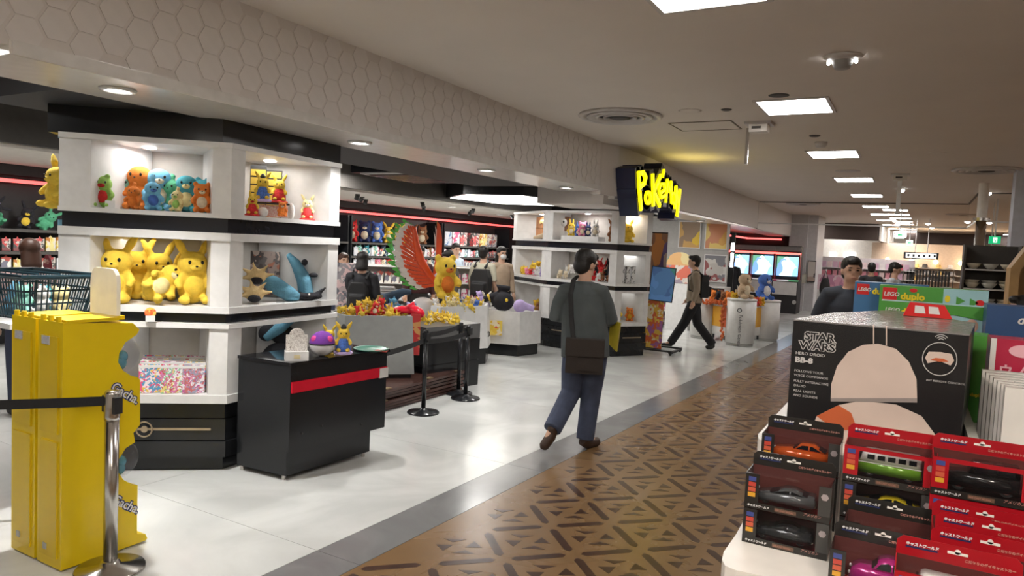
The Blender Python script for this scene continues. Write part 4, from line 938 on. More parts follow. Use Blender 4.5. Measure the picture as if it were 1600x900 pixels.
for k in range(2):
    for j in range(9):
        p = Vector((-7.35+.34*k, 8.35+.12*k, .62+.035*j)); o = MB().box((-.15, -.12, 0), (.15, .12, .022)).build('wire_tray', mat('tray_metal', (.55, .55, .56), .3, .5), loc=p, rot=(0, 0, a)); tag(o, 'flat metal tray in the stack left of the sculpture', 'tray', 'stacked metal trays')
t = thing('tray_table', 'low white table under the stacked metal trays', 'table', (-7.18, 8.4, 0), a); MB().box((-.4, -.2, .58), (.4, .2, .615)).build('top', WHITE, t)
for x in (-.36, .36):
    for y in (-.16, .16): MB().tube([(x, y, 0), (x, y, .58)], .015, 8).build('leg', WHITE, t)
# banner with printed figures beside the tower
p = AY(541, 470, 6.6); t = thing('printed_banner', 'narrow printed banner and orange stand just right of the near tower', 'banner', (p.x, p.y, 0), rz_at(p))
MB().box((-.13, 0, .75), (.11, .012, 1.33)).build('cloth', printed('banner_print', [(.65, .63, .6), (.3, .28, .3), (.5, .4, .4), (.15, .15, .18), (.7, .5, .5)], 14), t)
MB().box((-.16, -.02, .55), (.16, .02, .74)).build('lower_card', printed('lower_print', [(.7, .35, .1), (.75, .6, .3), (.3, .5, .6)], 7), t)
MB().box((-.15, 0, 0), (.15, .05, .56)).build('stand', WHITE, t)
# ================================================================== CONTENTS OF THE SECOND TOWER
def tpt(front, seg, u, d, z):
    P = [Vector(p) for p in front]; a, b = P[seg], P[seg+1]; n = Vector((-(b-a).y, (b-a).x)).normalized(); q = a.lerp(b, u)+n*d; return Vector((q.x, q.y, z))
F2 = [(-6.4, 11.3), (-5.3, 10.45), (-3.95, 10.2), (-3.6, 10.75)]
z1, z2, z3 = .534, 1.135, 1.767
p = tpt(F2, 0, .5, .32, z3); t = thing('wood_panel', 'light wooden board with a gold bow in the top left bay of the far tower', 'board', p, math.atan2(-.85, 1.1))
MB().box((-.42, 0, .02), (.42, .02, .40)).build('board', mat('light_wood', (.50, .22, .09), .45, var=.2, vs=6), t); MB().box((-.44, -.01, .20), (.44, .0, .208)).build('rail', mat('light_wood2', (.30, .13, .05), .45), t)
for s in (-1, 1): MB().ell((-.14+s*.05, -.02, .31), (.055, .015, .035), (0, s*.4, 0)).build('bow_loop', mat('bow_gold', (.75, .6, .25), .35), t, True)
p = tpt(F2, 0, .7, .12, z3); lump('dried white branch lying in the top left bay of the far tower', 'ornament', p, 0, [('branch', mat('dried', (.5, .38, .25), .8), [('tube', [(-.2, .1, .02), (0, 0, .05), (.15, -.05, .12), (.18, -.03, .3)], [.03, .05, .04, .01], 8)])], name='dried_branch', voxel=.015)
p = tpt(F2, 1, .1, .3, z3+.27); t = thing('mounted_figure', 'small white and brown figure fixed high in the top middle bay of the far tower', 'figure', p, 0)
MB().box((-.10, 0, -.12), (.10, .03, .12)).build('board', mat('brown_board', (.28, .14, .08), .5), t); MB().ell((0, -.04, .02), (.07, .05, .07)).build('face', fur('white', COL['white']), t, True)
for s in (-1, 1): MB().ell((s*.03, -.09, .03), (.015, .01, .02)).build('eye', EYE, t, True)
p = tpt(F2, 1, .42, .12, z3); t = thing('white_display_box', 'low white box carrying five small plushes in the top middle bay', 'box', p, math.atan2(-.25, 1.35)); MB().box((-.36, 0, 0), (.36, .2, .07)).build('box', WHITE, t, bev=.004)
for k, (c, u, lab) in enumerate((('yellow', .26, 'yellow plush with black vest, left in the top middle bay of the far tower'), ('blue', .36, 'blue plush, second in the top middle bay of the far tower'), ('pink', .42, 'pink plush in the centre of the top middle bay'), ('navy', .50, 'navy plush, fourth in the top middle bay of the far tower'), ('white', .6, 'white plush at the right of the top middle bay'))):
    p = tpt(F2, 1, u, .2, z3+.072); plush(lab, p, .28 if c in ('yellow', 'white') else .24, rz_at(p), c, 'upright' if k != 2 else 'round', 'cream')
p = tpt(F2, 2, .5, .2, z3); plush('yellow plush with brown companion in the top right bay of the far tower', p, .38, rz_at(p, .5), 'yellow', 'long', 'yellow')
p = tpt(F2, 2, .15, .25, z3); plush('brown plush behind the yellow one in the top right bay of the far tower', p, .36, rz_at(p), 'brown', 'long', 'cream')
t = thing('pendant_light', 'small warm lamp hanging in the top right bay of the far tower', 'lamp', tpt(F2, 2, .5, .15, 2.16)); MB().ell((0, 0, 0), (.04, .04, .035)).build('bulb', mat('warm_bulb', (1, .7, .3), .5, emit=(1, .6, .25), es=5), t, True)
def bayheap(n, seg, u0, u1, z, cols, h, label, group, seed, layers=2):
    r = random.Random(seed)
    for k in range(n):
        lay = k % layers; p = tpt(F2, seg, r.uniform(u0, u1), .10+.12*lay+r.uniform(0, .05), z+lay*.09+.005)
        c = r.choice(cols); plush(label.replace('COLOUR', c), p, h*r.uniform(.85, 1.15), 0, c, r.choice(('round', 'long', 'point')), 'cream', group, rot=(r.uniform(-.4, .3), r.uniform(-.4, .4), rz_at(p)+r.uniform(-.5, .5)), detail=False)
bayheap(12, 0, .2, .55, z2, ['yellow', 'gold', 'yellow'], .15, 'small COLOUR plush heaped in the middle left bay of the far tower', 'yellow heap in the far tower', 31)
bayheap(14, 0, .58, .88, z2, ['blue', 'navy', 'white', 'lilac'], .16, 'small COLOUR plush heaped in the middle left bay of the far tower', 'blue heap in the far tower', 32, 3)
bayheap(8, 0, .3, .8, z2-.0, ['red', 'pink'], .11, 'tiny COLOUR plush at the front of the middle left bay of the far tower', 'red front row in the far tower', 33, 1)
bayheap(6, 1, .14, .32, z2, ['white', 'cream'], .15, 'small COLOUR plush heaped in the middle bay left of the man in grey', 'white heap in the far tower', 34)
bayheap(16, 1, .62, .88, z2, ['red', 'red', 'brown', 'white', 'black'], .18, 'small COLOUR plush heaped in the middle bay right of the man in grey', 'red heap in the far tower', 35, 3)
bayheap(18, 0, .5, .95, z1, ['red', 'brown', 'gold', 'orange'], .18, 'small COLOUR plush heaped in the lowest left bay of the far tower', 'brown heap in the far tower', 36, 3)
for k in range(3):
    p = tpt(F2, 2, .25+.16*k, .08, z2); t = thing('mug_box', ['left', 'middle', 'right'][k]+' white patterned box in the middle right bay of the far tower', 'box', p, 1.0); MB().box((-.035, -.035, 0), (.035, .035, .27)).build('carton', printed('mug_print', [(.7, .7, .7), (.7, .7, .7), (.1, .1, .1), (.65, .65, .65)], 18), t)
p = tpt(F2, 2, .25, .16, z2+.28); t = thing('white_cube', 'white cube on top of the patterned boxes in the middle right bay', 'box', (p.x, p.y, z2), 1.0); MB().box((-.06, -.05, 0), (.06, .05, .40)).build('cube', WHITE, t)
p = tpt(F2, 2, .3, .2, z1); plush('yellow plush sitting in the lowest right bay of the far tower', p, .36, rz_at(p), 'yellow', 'upright', 'yellow')
p = tpt(F2, 2, .7, .2, z1); plush('orange striped plush beside the yellow one in the lowest right bay', p, .22, rz_at(p), 'orange', 'round', 'gold')
# ================================================================== SIGNAGE STAND WITH SCREEN
p = Vector((-3.77, 11.4, 0)); 
t = thing('poster_stand', 'black rolling stand with colourful posters beside the far tower', 'poster stand', p, .0)
MB().box((-.215, .0, 0.03), (.215, .03, 1.97)).build('frame', BLACKM, t)
MB().box((-.19, -.006, .86), (.22, .0, 1.95)).build('upper_poster', printed('upper_print', [(.25, .12, .06), (.08, .05, .15), (.4, .3, .25), (.5, .2, .05), (.12, .08, .2)], 9, stretch=(1, 1, .3)), t)
MB().box((-.19, -.006, .05), (.22, .0, .84)).build('lower_poster', printed('lower_print2', [(.75, .45, .05), (.7, .15, .05), (.8, .7, .5), (.4, .15, .4), (.8, .55, .1)], 13), t)
for x in (-.15, .45): MB().box((x, -.35, .03), (x+.05, .25, .06)).build('foot_rail', BLACKM, t)
MB().box((-.15, -.35, .05), (.5, -.28, .075)).box((-.15, .18, .05), (.5, .25, .075)).build('base_frame', BLACKM, t)
for x in (-.12, .47):
    for y in (-.32, .22): MB().cyl((x-.012, y, .022), .022, .03, 10, 'x').build('caster', BLACKM, t)
q = AY(1034, 444, 11.15); t = thing('video_screen', 'tilted blue video screen hung before the poster stand', 'screen', q, (0, .07, .25))
MB().box((-.19, 0, -.28), (.20, .04, .28)).build('bezel', BLACKM, t)
MB().box((-.175, -.004, -.265), (.185, 0, .265)).build('picture', printed('blue_picture', [(.03, .07, .16), (.05, .12, .25), (.04, .1, .2), (.03, .14, .12)], 5, emit=.5), t)
MB().box((.0, .04, -.05), (.06, .16, .05)).build('arm', BLACKM, t)
# ================================================================== POSTER WALL (behind the entrance)
def framed(px0, py0, px1, py1, m, label, cat='poster', y=15.985, frame=WHITE):
    a = AY(px0, py0, y); b = AY(px1, py1, y); t = thing('framed_poster', label, cat, ((a.x+b.x)/2, y, (a.z+b.z)/2)); w, h = abs(b.x-a.x)/2, abs(a.z-b.z)/2
    MB().box((-w, -.02, -h), (w, .01, h)).build('frame', frame, t); MB().box((-w*.9, -.026, -h*.92), (w*.9, -.02, h*.92)).build('print', m, t); return t
framed(1062, 345, 1094, 389, printed('yellow_poster', [(.75, .5, .03), (.6, .35, .1), (.3, .2, .12), (.75, .6, .1)], 3.5), 'yellow and brown framed poster at the left of the entrance wall')
framed(1103, 346, 1136, 391, printed('orange_poster', [(.65, .35, .08), (.75, .55, .15), (.6, .25, .12), (.7, .6, .5)], 4), 'orange framed poster at the right of the entrance wall')
framed(1101, 397, 1134, 442, printed('info_poster', [(.6, .58, .55), (.3, .1, .1), (.5, .48, .45), (.2, .2, .22)], 7), 'pale info poster with rows of pictures under the orange one')
t = thing('round_top_sign', 'round-topped orange and green sign behind the walking man', 'sign', (-4.35, 14.9, 0)); MB().prism([(.30*math.cos(a*PI/14), 1.38+.28*math.sin(a*PI/14)) for a in range(15)], 0, .02, 'y').build('arch', printed('arch_print', [(.6, .35, .15), (.2, .35, .2), (.6, .5, .25)], 4), t)
MB().box((-.3, -.01, 1.0), (.3, .03, 1.38)).build('panel', printed('lower_print3', [(.6, .15, .1), (.6, .55, .5), (.3, .25, .3)], 9), t); MB().box((-.25, .0, 0), (.25, .2, 1.0)).build('base', WHITE, t)
gondola(-3.95, 15.9, 0, .9, .95, .4, 'white low shelf against the entrance wall behind the walking man', 4, True, 'entrance wall shelf', (0, 3, 5))
gondola(-5.1, 15.9, 0, 1.0, 1.3, .4, 'white shelf against the entrance wall behind the poster stand', 5, True, 'shelf behind the poster stand', (3, 5, 1))
# ================================================================== ROUND WHITE COUNTERS
HAL = printed('halloween_print', [(.75, .42, .03), (.7, .35, .02), (.5, .08, .02), (.10, .04, .08)], 5, stretch=(1, 1, .6))
GARL = mat('orange_garland', (.55, .12, .03), .8)
def drum(x, y, r, h, label):
    t = thing('round_counter', label, 'counter', (x, y, 0))
    MB().lathe([(r*.93, 0), (r*.93, .05)], n=32).build('plinth', GREYW, t, True); MB().lathe([(r, .05), (r, h-.03)], n=36).build('drum', GW, t, True)
    MB().lathe([(r*1.03, h-.03), (r*1.04, h-.015), (r*1.03, h)], n=36).build('top', WHITE, t, True); return t
P1 = Vector((-2.72, 13.45, 0)); P0 = Vector((-3.55, 14.0, 0)); P2 = Vector((-2.5, 14.7, 0))
t = drum(P1.x, P1.y, .26, .86, 'front round white counter with vertical lettering')
text('Pokémon Center', .085, (0.02-.0, -.263, .58), (PI/2, PI/2, 0), mat('letter_grey', (.08, .08, .09), .4), t)
MB().tube([(.035*math.cos(u*PI/8)+.02, -.258, .66+.035*math.sin(u*PI/8)) for u in range(17)], .008, 6).build('emblem', mat('letter_grey', (.08, .08, .09), .4), t)
drum(P0.x, P0.y, .24, .86, 'left round white counter behind the orange garland')
drum(P2.x, P2.y, .26, .80, 'rear round white counter near the pillar wall')
for k, (A, B, lab) in enumerate(((P0, P1, 'white counter section with a pumpkin-coloured picture panel, left of the front drum'), (P1, P2, 'white counter section with a pumpkin-coloured picture panel, right of the front drum'))):
    d = (B-A).normalized(); n = Vector((d.y, -d.x, 0)); t = thing('counter_section', lab, 'counter', (0, 0, 0)); o = n*(-.02)
    a_ = A+d*.26; b_ = B-d*.27
    MB().wall((a_.x, a_.y), (b_.x, b_.y), .12, .70, .10).build('panel', GW, t)
    MB().wall((a_+n*.008)[:2], (b_+n*.008)[:2], .28, .66, .007).build('picture', HAL, t)
    MB().wall((a_+n*.03)[:2], (b_+n*.03)[:2], .70, .78, .16).build('top', BLACKM, t)
    for j in range(2):
        s = A.lerp(B, .35+.3*j)+n*.03; MB().tube([(s.x, s.y, .05), (s.x, s.y, .12)], .02, 8).build('foot', BLACKM, t)
gp = [P0+Vector((-.2, -.25, .78)), P0+Vector((.1, -.28, .73)), P0.lerp(P1, .5)+Vector((-.1, -.2, .76)), P1+Vector((-.3, -.1, .75)), P1+Vector((-.31, -.1, .45)), P1+Vector((-.29, -.12, .05))]
b = MB(); r = random.Random(5)
for A, B in zip(gp, gp[1:]):
    for k in range(12):
        q = A.lerp(B, k/12); b.ell(q+Vector((r.uniform(-.03, .03), r.uniform(-.03, .03), r.uniform(-.03, .03))), (.035, .02, .03), (r.random()*3, r.random()*3, 0), 6, 4)
o = b.build('leaf_garland', GARL); tag(o, 'orange leaf garland draped over the round counters and hanging down', 'garland'); o['kind'] = 'stuff'
plush('big round beige bird-like plush on the front round counter', (P1.x+.02, P1.y, .86), .47, rz_at(P1, .9), 'beige', 'plain', 'cream')
plush('blue plush with white muzzle on the rear round counter', (P2.x-.05, P2.y-.1, .80), .52, rz_at(P2, .8), 'blue', 'plain', 'white')
plush('black spiky plush on the left round counter', (P0.x, P0.y, .86), .36, rz_at(P0), 'black', 'long', None)
for k in range(5):
    q = P0.lerp(P1, .3+.13*k); plush('small %s plush between the round counters' % ('orange', 'black', 'brown', 'orange', 'gold')[k], (q.x, q.y-.05, .70), .28, rz_at(q), ('orange', 'black', 'brown', 'orange', 'gold')[k], 'round', None, 'plushes between the round counters')
for k in range(4):
    q = P1.lerp(P2, .35+.12*k); plush('small orange plush on the right counter section', (q.x+.05, q.y-.05, .70), .18, rz_at(q), ('orange', 'red', 'orange', 'gold')[k], 'round', None, 'plushes right of the front drum')
# ================================================================== ARCADE CABINETS
def arcade(px, label):
    q = AY(px, 470, 22.4); t = thing('arcade_cabinet', label, 'arcade machine', (q.x, 22.4, 0), 0)
    MB().prism([(-.1, 0), (.7, 0), (.7, 2.0), (.25, 2.0), (.2, 1.75), (.35, 1.7), (.38, 1.0), (-.1, .95)], -.36, .36, 'x').build('body', BLACKM, t)
    MB().box((-.32, .30, 1.10), (.32, .345, 1.68)).build('screen', printed('cab_screen', [(.25, .5, .75), (.5, .7, .85), (.1, .3, .2), (.15, .3, .6)], 3.5, emit=1.6), t)
    MB().box((-.36, .16, 1.74), (.36, .22, 1.80)).build('red_strip', mat('arcade_red', (1, .1, .08), .4, emit=(1, .12, .1), es=3), t)
    MB().box((-.35, .14, 1.84), (.35, .24, 1.98)).build('marquee', mat('marquee_grey', (.2, .2, .2), .4), t)
    for s in (-1, 1): MB().box((s*.35-.02, .0, 1.0), (s*.35+.01, .3, 1.75)).build('side_trim', mat('arcade_dkred', (.25, .01, .01), .3), t)
    MB().box((-.34, -.12, .55), (.34, -.1, .93)).build('front_panel', WHITE, t); MB().cyl((.3, -.13, .35), .06, .02, 12, 'y').build('speaker', GREYW, t)
    MB().box((-.35, -.08, .955), (.35, .28, .985)).build('control_panel', printed('ctl', [(.1, .4, .15), (.7, .7, .7), (.6, .1, .2)], 4, emit=.4), t)
arcade(1186, 'arcade cabinet with a blue lit screen, middle one in the dark booth'); arcade(1225, 'arcade cabinet with a blue lit screen, right one beside the pillar wall'); arcade(1150, 'arcade cabinet partly hidden at the left of the dark booth')
a = AX(1155, 370, -5.0); t = tag(MB().box((-5.02, 20.8, 2.22), (-4.98, 25, 2.27)).box((-5.02, 24.9, 2.22), (-3.9, 24.95, 2.27)).build('neon_strip', mat('red_neon2', (1, .1, .1), .4, emit=(1, .13, .12), es=2.2)), 'red light strip at the ceiling of the dark arcade booth', 'light strip')
q = AY(1145, 385, 18); t = thing('light_column', 'narrow vertical white light at the left of the dark booth', 'lamp', (q.x, 18, 0)); MB().box((-.05, 0, 0), (.05, .05, 2.2)).build('post', BLACKM, t)
MB().box((-.03, -.01, 1.35), (.03, 0, 1.7)).build('lower_tube', LITE, t); MB().box((-.035, -.01, 1.75), (.035, 0, 1.95)).build('upper_tube', LITE, t)
# signs on the pillar wall
framed(1237, 427, 1259, 443, mat('entry_white', (.62, .6, .5), .4), 'white entrance sign with dark characters on the pillar wall', 'sign', 23.97, mat('entry_frame', (.35, .33, .25), .5))
q = AY(1239.5, 439, 23.93); text('入口', .27, q, FRONT, BLACKM, bpy.data.objects['framed_poster.003'], 'lettering', .003, .004)
framed(1238, 406, 1250, 424, printed('notice_print', [(.5, .42, .2), (.55, .5, .3), (.4, .36, .25)], 12, stretch=(1, 1, 4)), 'small yellowish notice above the entrance sign', 'notice', 23.97, mat('entry_frame', (.35, .33, .25), .5))
framed(1263, 407, 1273, 441, printed('dark_tall_print', [(.1, .08, .08), (.4, .3, .25), (.55, .5, .45), (.08, .08, .08)], 4), 'tall dark picture on the pillar right of the entrance sign', 'poster', 24.1, BLACKM)
# ================================================================== FOREGROUND PRODUCT TABLE
TZ = 1.075
TW = mat('table_white', (.82, .78, .72), .35)
o_ = [AZ(*p, TZ) for p in ((1183, 775), (1150, 835), (1131, 862), (1128, 874), (1133, 884), (1150, 891), (1207, 903))]
pl = [(v.x, v.y) for v in o_]
pl = [(pl[0][0], 3.4)]+pl+[(-.14, 1.2), (-.06, 1.05), (.05, .98), (1.3, .98), (1.3, 3.4)]
t = thing('product_table', 'white display table with rounded corners carrying the boxed toy cars', 'table', (0, 0, 0))
MB().prism(pl, TZ-.035, TZ).build('top', TW, t, bev=.004)
MB().prism([(x*.97+.012, y*.985+.03) for x, y in pl], .0, TZ-.035).build('body', WHITE2, t)
t = thing('display_riser', 'white raised platform with rounded corner behind the toy car boxes', 'riser', (0, 0, 0))
MB().prism([(-.305, 1.80), (-.295, 1.755), (-.26, 1.735), (1.2, 1.735), (1.2, 3.3), (-.305, 3.3)], TZ, 1.215).build('platform', TW, t, bev=.004)
RT = 1.216
# ---- boxed toy cars
CB = mat('card_black', (.022, .02, .018), .25); CR = mat('card_red', (.38, .008, .015), .28); CI = mat('inner_dark', (.12, .03, .025), .5); CIR = mat('inner_red', (.5, .01, .015), .4)
LOGO = mat('logo_navy', (.02, .03, .10), .3); LW = mat('logo_white', (.75, .75, .75), .35); LR = mat('logo_rose', (.55, .25, .2), .35)
W_, H_, D_ = .158, .070, .072
def lbl_cols(): return [mat('lab_blue', (.05, .07, .25), .4), mat('lab_red', (.5, .06, .04), .4), mat('lab_red2', (.55, .10, .05), .4), mat('lab_gold', (.65, .33, .03), .4)]
CBM = {}
def carbox(x, y, z, red, label, hang=True, header=True, rz=0):
    t = thing('toy_car_box', label, 'boxed toy', (x, y, z), rz); body = CR if red else CB; low = CB if True else body
    # frame (open window front and top)
    MB().box((0, 0, 0), (W_, .0015, .013)).build('bottom_strip', low, t)
    MB().box((0, 0, .013), (.026, .0015, H_)).build('left_strip', body, t); MB().box((W_-.022, 0, .013), (W_, .0015, H_)).build('right_strip', body if red else mat('card_grey', (.05, .048, .045), .3), t)
    MB().box((.026, 0, H_-.008), (W_-.022, .0015, H_)).build('top_strip', body, t) if red else None
    MB().box((0, .0015, 0), (W_, D_, .0015)).build('base', CIR if not red else CI, t)
    MB().box((0, .0015, .0015), (.0015, D_, H_)).build('side', body, t); MB().box((W_-.0015, .0015, .0015), (W_, D_, H_)).build('side', body, t)
    MB().box((0, D_-.0015, .0015), (W_, D_, H_)).build('back', CI, t)
    MB().box((.0015, .0, H_-.0008), (W_-.0015, D_, H_)).build('lid', PLASTIC, t)
    MB().box((.026, .0004, .013), (W_-.022, .001, H_-.002)).build('window', PLASTIC, t)
    for k, m in enumerate(lbl_cols()): MB().box((.006, -.0006, .055-.0105*k), (.020, 0, .0635-.0105*k)).build('label_square', m, t)
    text('キャストワールド', .0052, (.006, -.0008, .0045), FRONT, LW, t, ext=.0002, off=.0002, shear=.15)
    MB().box((.058, -.0005, .003), (.098, 0, .010)).build('name_plate', mat('plate_brown', (.14, .08, .05), .4), t)
    text('DIE-CAST MODEL', .0042, (.060, -.0009, .005), FRONT, LR, t, ext=.0001)
    text('STREET STARS', .0065, (.103, -.0009, .0075), FRONT, LR, t, ext=.0001, shear=.3) if False else text('アメリカン', .0065, (.110, -.0009, .0075), FRONT, LR, t, ext=.0001, shear=.3)
    MB().prism([(W_-.011+.007*math.cos(a*PI/3), .05+.007*math.sin(a*PI/3)) for a in range(6)], -.0006, 0, 'y').build('emblem', mat('emblem_grey', (.35, .3, .3), .4), t)
    if header:
        y0 = D_; hh = .029
        hd = [(0, H_), (W_, H_), (W_, H_+hh-.008), (W_-.008, H_+hh), (.008, H_+hh), (0, H_+hh-.008)]
        MB().prism(hd, y0-.0012, y0, 'y').build('header_card', body, t)
        text('キャストワールド', .0054, (.012, y0-.0016, H_+.0165), FRONT, LW, t, ext=.0002, off=.0003, shear=.15)
        MB().box((.012, y0-.0015, H_+.0125), (.054, y0-.0012, H_+.0152)).build('logo_bar', LOGO, t)
        text('こだわりのダイキャストカー', .0048, (.088, y0-.0016, H_+.008), FRONT, LR, t, ext=.0002, off=.0002)
        if hang: MB().box((.066, y0-.0016, H_+.016), (.092, y0-.0012, H_+.020)).cyl((.079, y0-.0012, H_+.0205), .004, -.0004, 10, 'y').build('hang_hole', TW, t)
    return t
TYRE = mat('tyre', (.012, .012, .012), .6); RIM = mat('rim', (.5, .45, .42), .2, .9); WIN = mat('car_glass', (.01, .012, .015), .05)
def toycar(kind, x, y, z, col, label, rz=0, L=.112):
    cm = mat('paint_'+label[:14], col, .18, .2, coat=.5, var=.03); t = thing('toy_car', label, 'toy car', (x, y, z), rz)
    body = {'muscle': [(-.5, .06), (-.5, .17), (-.46, .21), (-.15, .25), (.5, .24), (.5, .08), (.42, .05), (-.42, .04)],
            'sport': [(-.5, .05), (-.49, .12), (-.3, .18), (.1, .22), (.47, .22), (.5, .14), (.49, .06), (.4, .04), (-.42, .04)],
            'van': [(-.49, .06), (-.5, .16), (-.49, .24), (.49, .24), (.5, .08), (.4, .05), (-.42, .05)],
            'beetle': [(-.5, .08), (-.47, .2), (-.36, .27), (-.2, .28), (.4, .28), (.5, .18), (.5, .08), (.4, .05), (-.42, .05)],
            'jeep': [(-.5, .09), (-.5, .24), (-.2, .27), (.47, .27), (.47, .08), (.4, .06), (-.42, .06)]}[kind]
    cab = {'muscle': [(-.13, .24), (0, .35), (.22, .36), (.42, .24)], 'sport': [(-.25, .18), (-.02, .28), (.15, .29), (.40, .20)],
           'van': [(-.48, .24), (-.43, .42), (-.38, .44), (.46, .44), (.49, .4), (.49, .24)], 'beetle': [(-.18, .27), (-.10, .40), (.02, .45), (.2, .43), (.42, .27)],
           'jeep': [(-.18, .27), (-.12, .44), (.46, .45), (.47, .27)]}[kind]
    w = {'jeep': .2, 'van': .2}.get(kind, .21)*L
    sc = lambda P: [(a*L, b*L) for a, b in P]
    MB().prism(sc(body), -w, w, 'y').build('body', cm, t, True, bev=.0022)
    MB().prism(sc(cab), -w*.84, w*.84, 'y').build('cabin', mat('van_white', (.8, .78, .74), .2) if kind == 'van' else cm, t, True, bev=.002)
    cx = sum(p[0] for p in cab)/len(cab); cz = sum(p[1] for p in cab)/len(cab)
    if kind == 'van':
        for k in range(5): MB().box(((-.36+.165*k)*L, -w*.87, .30*L), ((-.24+.165*k)*L, -w*.83, .385*L)).build('side_window', WIN, t, bev=.0004)
        MB().box((-.485*L, -w*.7, .29*L), (-.455*L, w*.7, .385*L)).build('windscreen', WIN, t)
        MB().box((-.501*L, -w*1.01, .235*L), (.501*L, -w*.99, .25*L)).build('trim_line', mat('van_white', (.8, .78, .74), .2), t)
    else:
        q = [((a-cx)*.8+cx, (b-cz)*.68+cz+.005) for a, b in cab]; mid = cx+.02
        for lo, hi in ((-9, mid-.012), (mid+.012, 9)):
            pp = [(min(max(a, lo), hi), b) for a, b in q]
            MB().prism(sc(pp), -w*.86, -w*.83, 'y').build('side_window', WIN, t)
        MB().prism([((a-cx)*1.02+cx, b) for a, b in q] and sc([((a-cx)*1.03+cx, (b-cz)*.7+cz) for a, b in cab]), -w*.7, w*.7, 'y').build('windscreen', WIN, t)
    R_ = {'jeep': .095, 'muscle': .078, 'sport': .08, 'van': .075, 'beetle': .085}[kind]*L
    for sx in (-.31, .31):
        for sy in (-1, 1):
            wl = MB().cyl((sx*L, sy*w*.8-(.0035 if sy < 0 else -.0), R_), R_, .0045, 18, 'y').build('wheel', TYRE, t)
            MB().cyl((sx*L, sy*w*.8-(.0040 if sy < 0 else -.001), R_), R_*.6, .0045, 12, 'y').build('rim', RIM, wl)
    MB().box((-.51*L, -w*.8, .07*L), (-.49*L, w*.8, .10*L)).box((.49*L, -w*.8, .07*L), (.51*L, w*.8, .10*L)).build('bumper', RIM, t)
    for sy in (-1, 1): MB().ell((-.495*L, sy*w*.7, .16*L), (.002, .003, .003), u=8, v=6).build('headlight', LW, t)
    return t
def stack(px, pytop, y, lst, rz=0):
    """lst from the top box down: (red, box label, car spec or None, header)"""
    q = AY(px, pytop, y); z = q.z-H_; out = []
    for red, lab, car, hd in lst:
        carbox(q.x, y, z, red, lab, header=hd)
        if car: kind, col, clab = car; toycar(kind, q.x+W_*.5, y+D_*.48, z+.013, col, clab, 0, .108 if kind in ('van',) else .117)
        z -= H_+.0012
    return q, z
def fill(x, y, z, label):
    """plain support carton under a stack"""
    if z+H_ > TZ+.004:
        t = thing('carton', label, 'box', (x, y, TZ)); MB().box((0, .001, .0005), (W_, D_, z+H_-TZ-.001)).build('carton', CB, t)
base_z = TZ+H_*2+.0025
q = AY(1166, 738, 1.46)
carbox(q.x, 1.46, TZ+.0005, False, 'lowest black window box at the left end of the table', header=False); toycar('sport', q.x+W_*.46, 1.46+.036, TZ+.012, (.02, .022, .025), 'matt black finned toy car in the lowest left box')
carbox(q.x, 1.46, TZ+H_+.002, False, 'black window box with a grey sports car, on top of the lowest left box'); toycar('sport', q.x+W_*.46, 1.46+.036, TZ+H_+.014, (.10, .105, .11), 'dark silver sports toy car in the upper left box')
q, z = stack(1191, 676, 1.63, [(False, 'black window box with an orange muscle car, rear left', ('muscle', (.62, .10, .015), 'orange muscle toy car with chrome wheels'), True)]); fill(q.x, 1.63, z, 'dark support carton under the orange car box')
q, z = stack(1320, 694, 1.52, [(True, 'red window box with the green and white van', ('van', (.16, .36, .03), 'green and white toy van'), True), (False, 'black window box with the yellow sports car, under the van box', ('sport', (.68, .52, .02), 'yellow sports toy car'), False)]); fill(q.x, 1.52, z, 'dark support carton under the yellow car box')
carbox(AY(1322, 790, 1.44).x, 1.425, AY(1322, 812, 1.43).z-H_, False, 'black box showing only its card edge before the yellow car box', header=True)
q = AY(1300, 818, 1.345); carbox(q.x, 1.345, TZ+.0005, False, 'black window box with the pink round toy car, front centre'); toycar('beetle', q.x+W_*.55, 1.345+.036, TZ+.012, (.50, .02, .22), 'bright pink rounded toy car')
q, z = stack(1458, 712, 1.50, [(True, 'red window box with the black off-road car, upper right', ('jeep', (.012, .012, .013), 'black off-road toy car in the red box'), True), (True, 'red window box with a dark car, under the off-road car box', ('jeep', (.015, .012, .012), 'very dark toy car deep in the lower red box'), False)]); fill(q.x, 1.50, z, 'dark support carton under the lower red box')
for k, (px, py, y, l) in enumerate(((1457, 824, 1.40, 'rearmost of the three red boxes lined up at the right'), (1462, 846, 1.32, 'middle of the three red boxes lined up at the right'), (1455, 872, 1.24, 'front one of the three red boxes lined up at the right'))):
    q = AY(px, py, y); carbox(q.x, y, q.z-H_, True, l)
q = AY(1398, 890, 1.15); carbox(q.x, 1.15, q.z-H_, True, 'red window box with a white van, nearest at the bottom edge'); toycar('van', q.x+W_*.52, 1.15+.036, q.z-H_+.012, (.62, .6, .58), 'white toy van in the nearest red box')
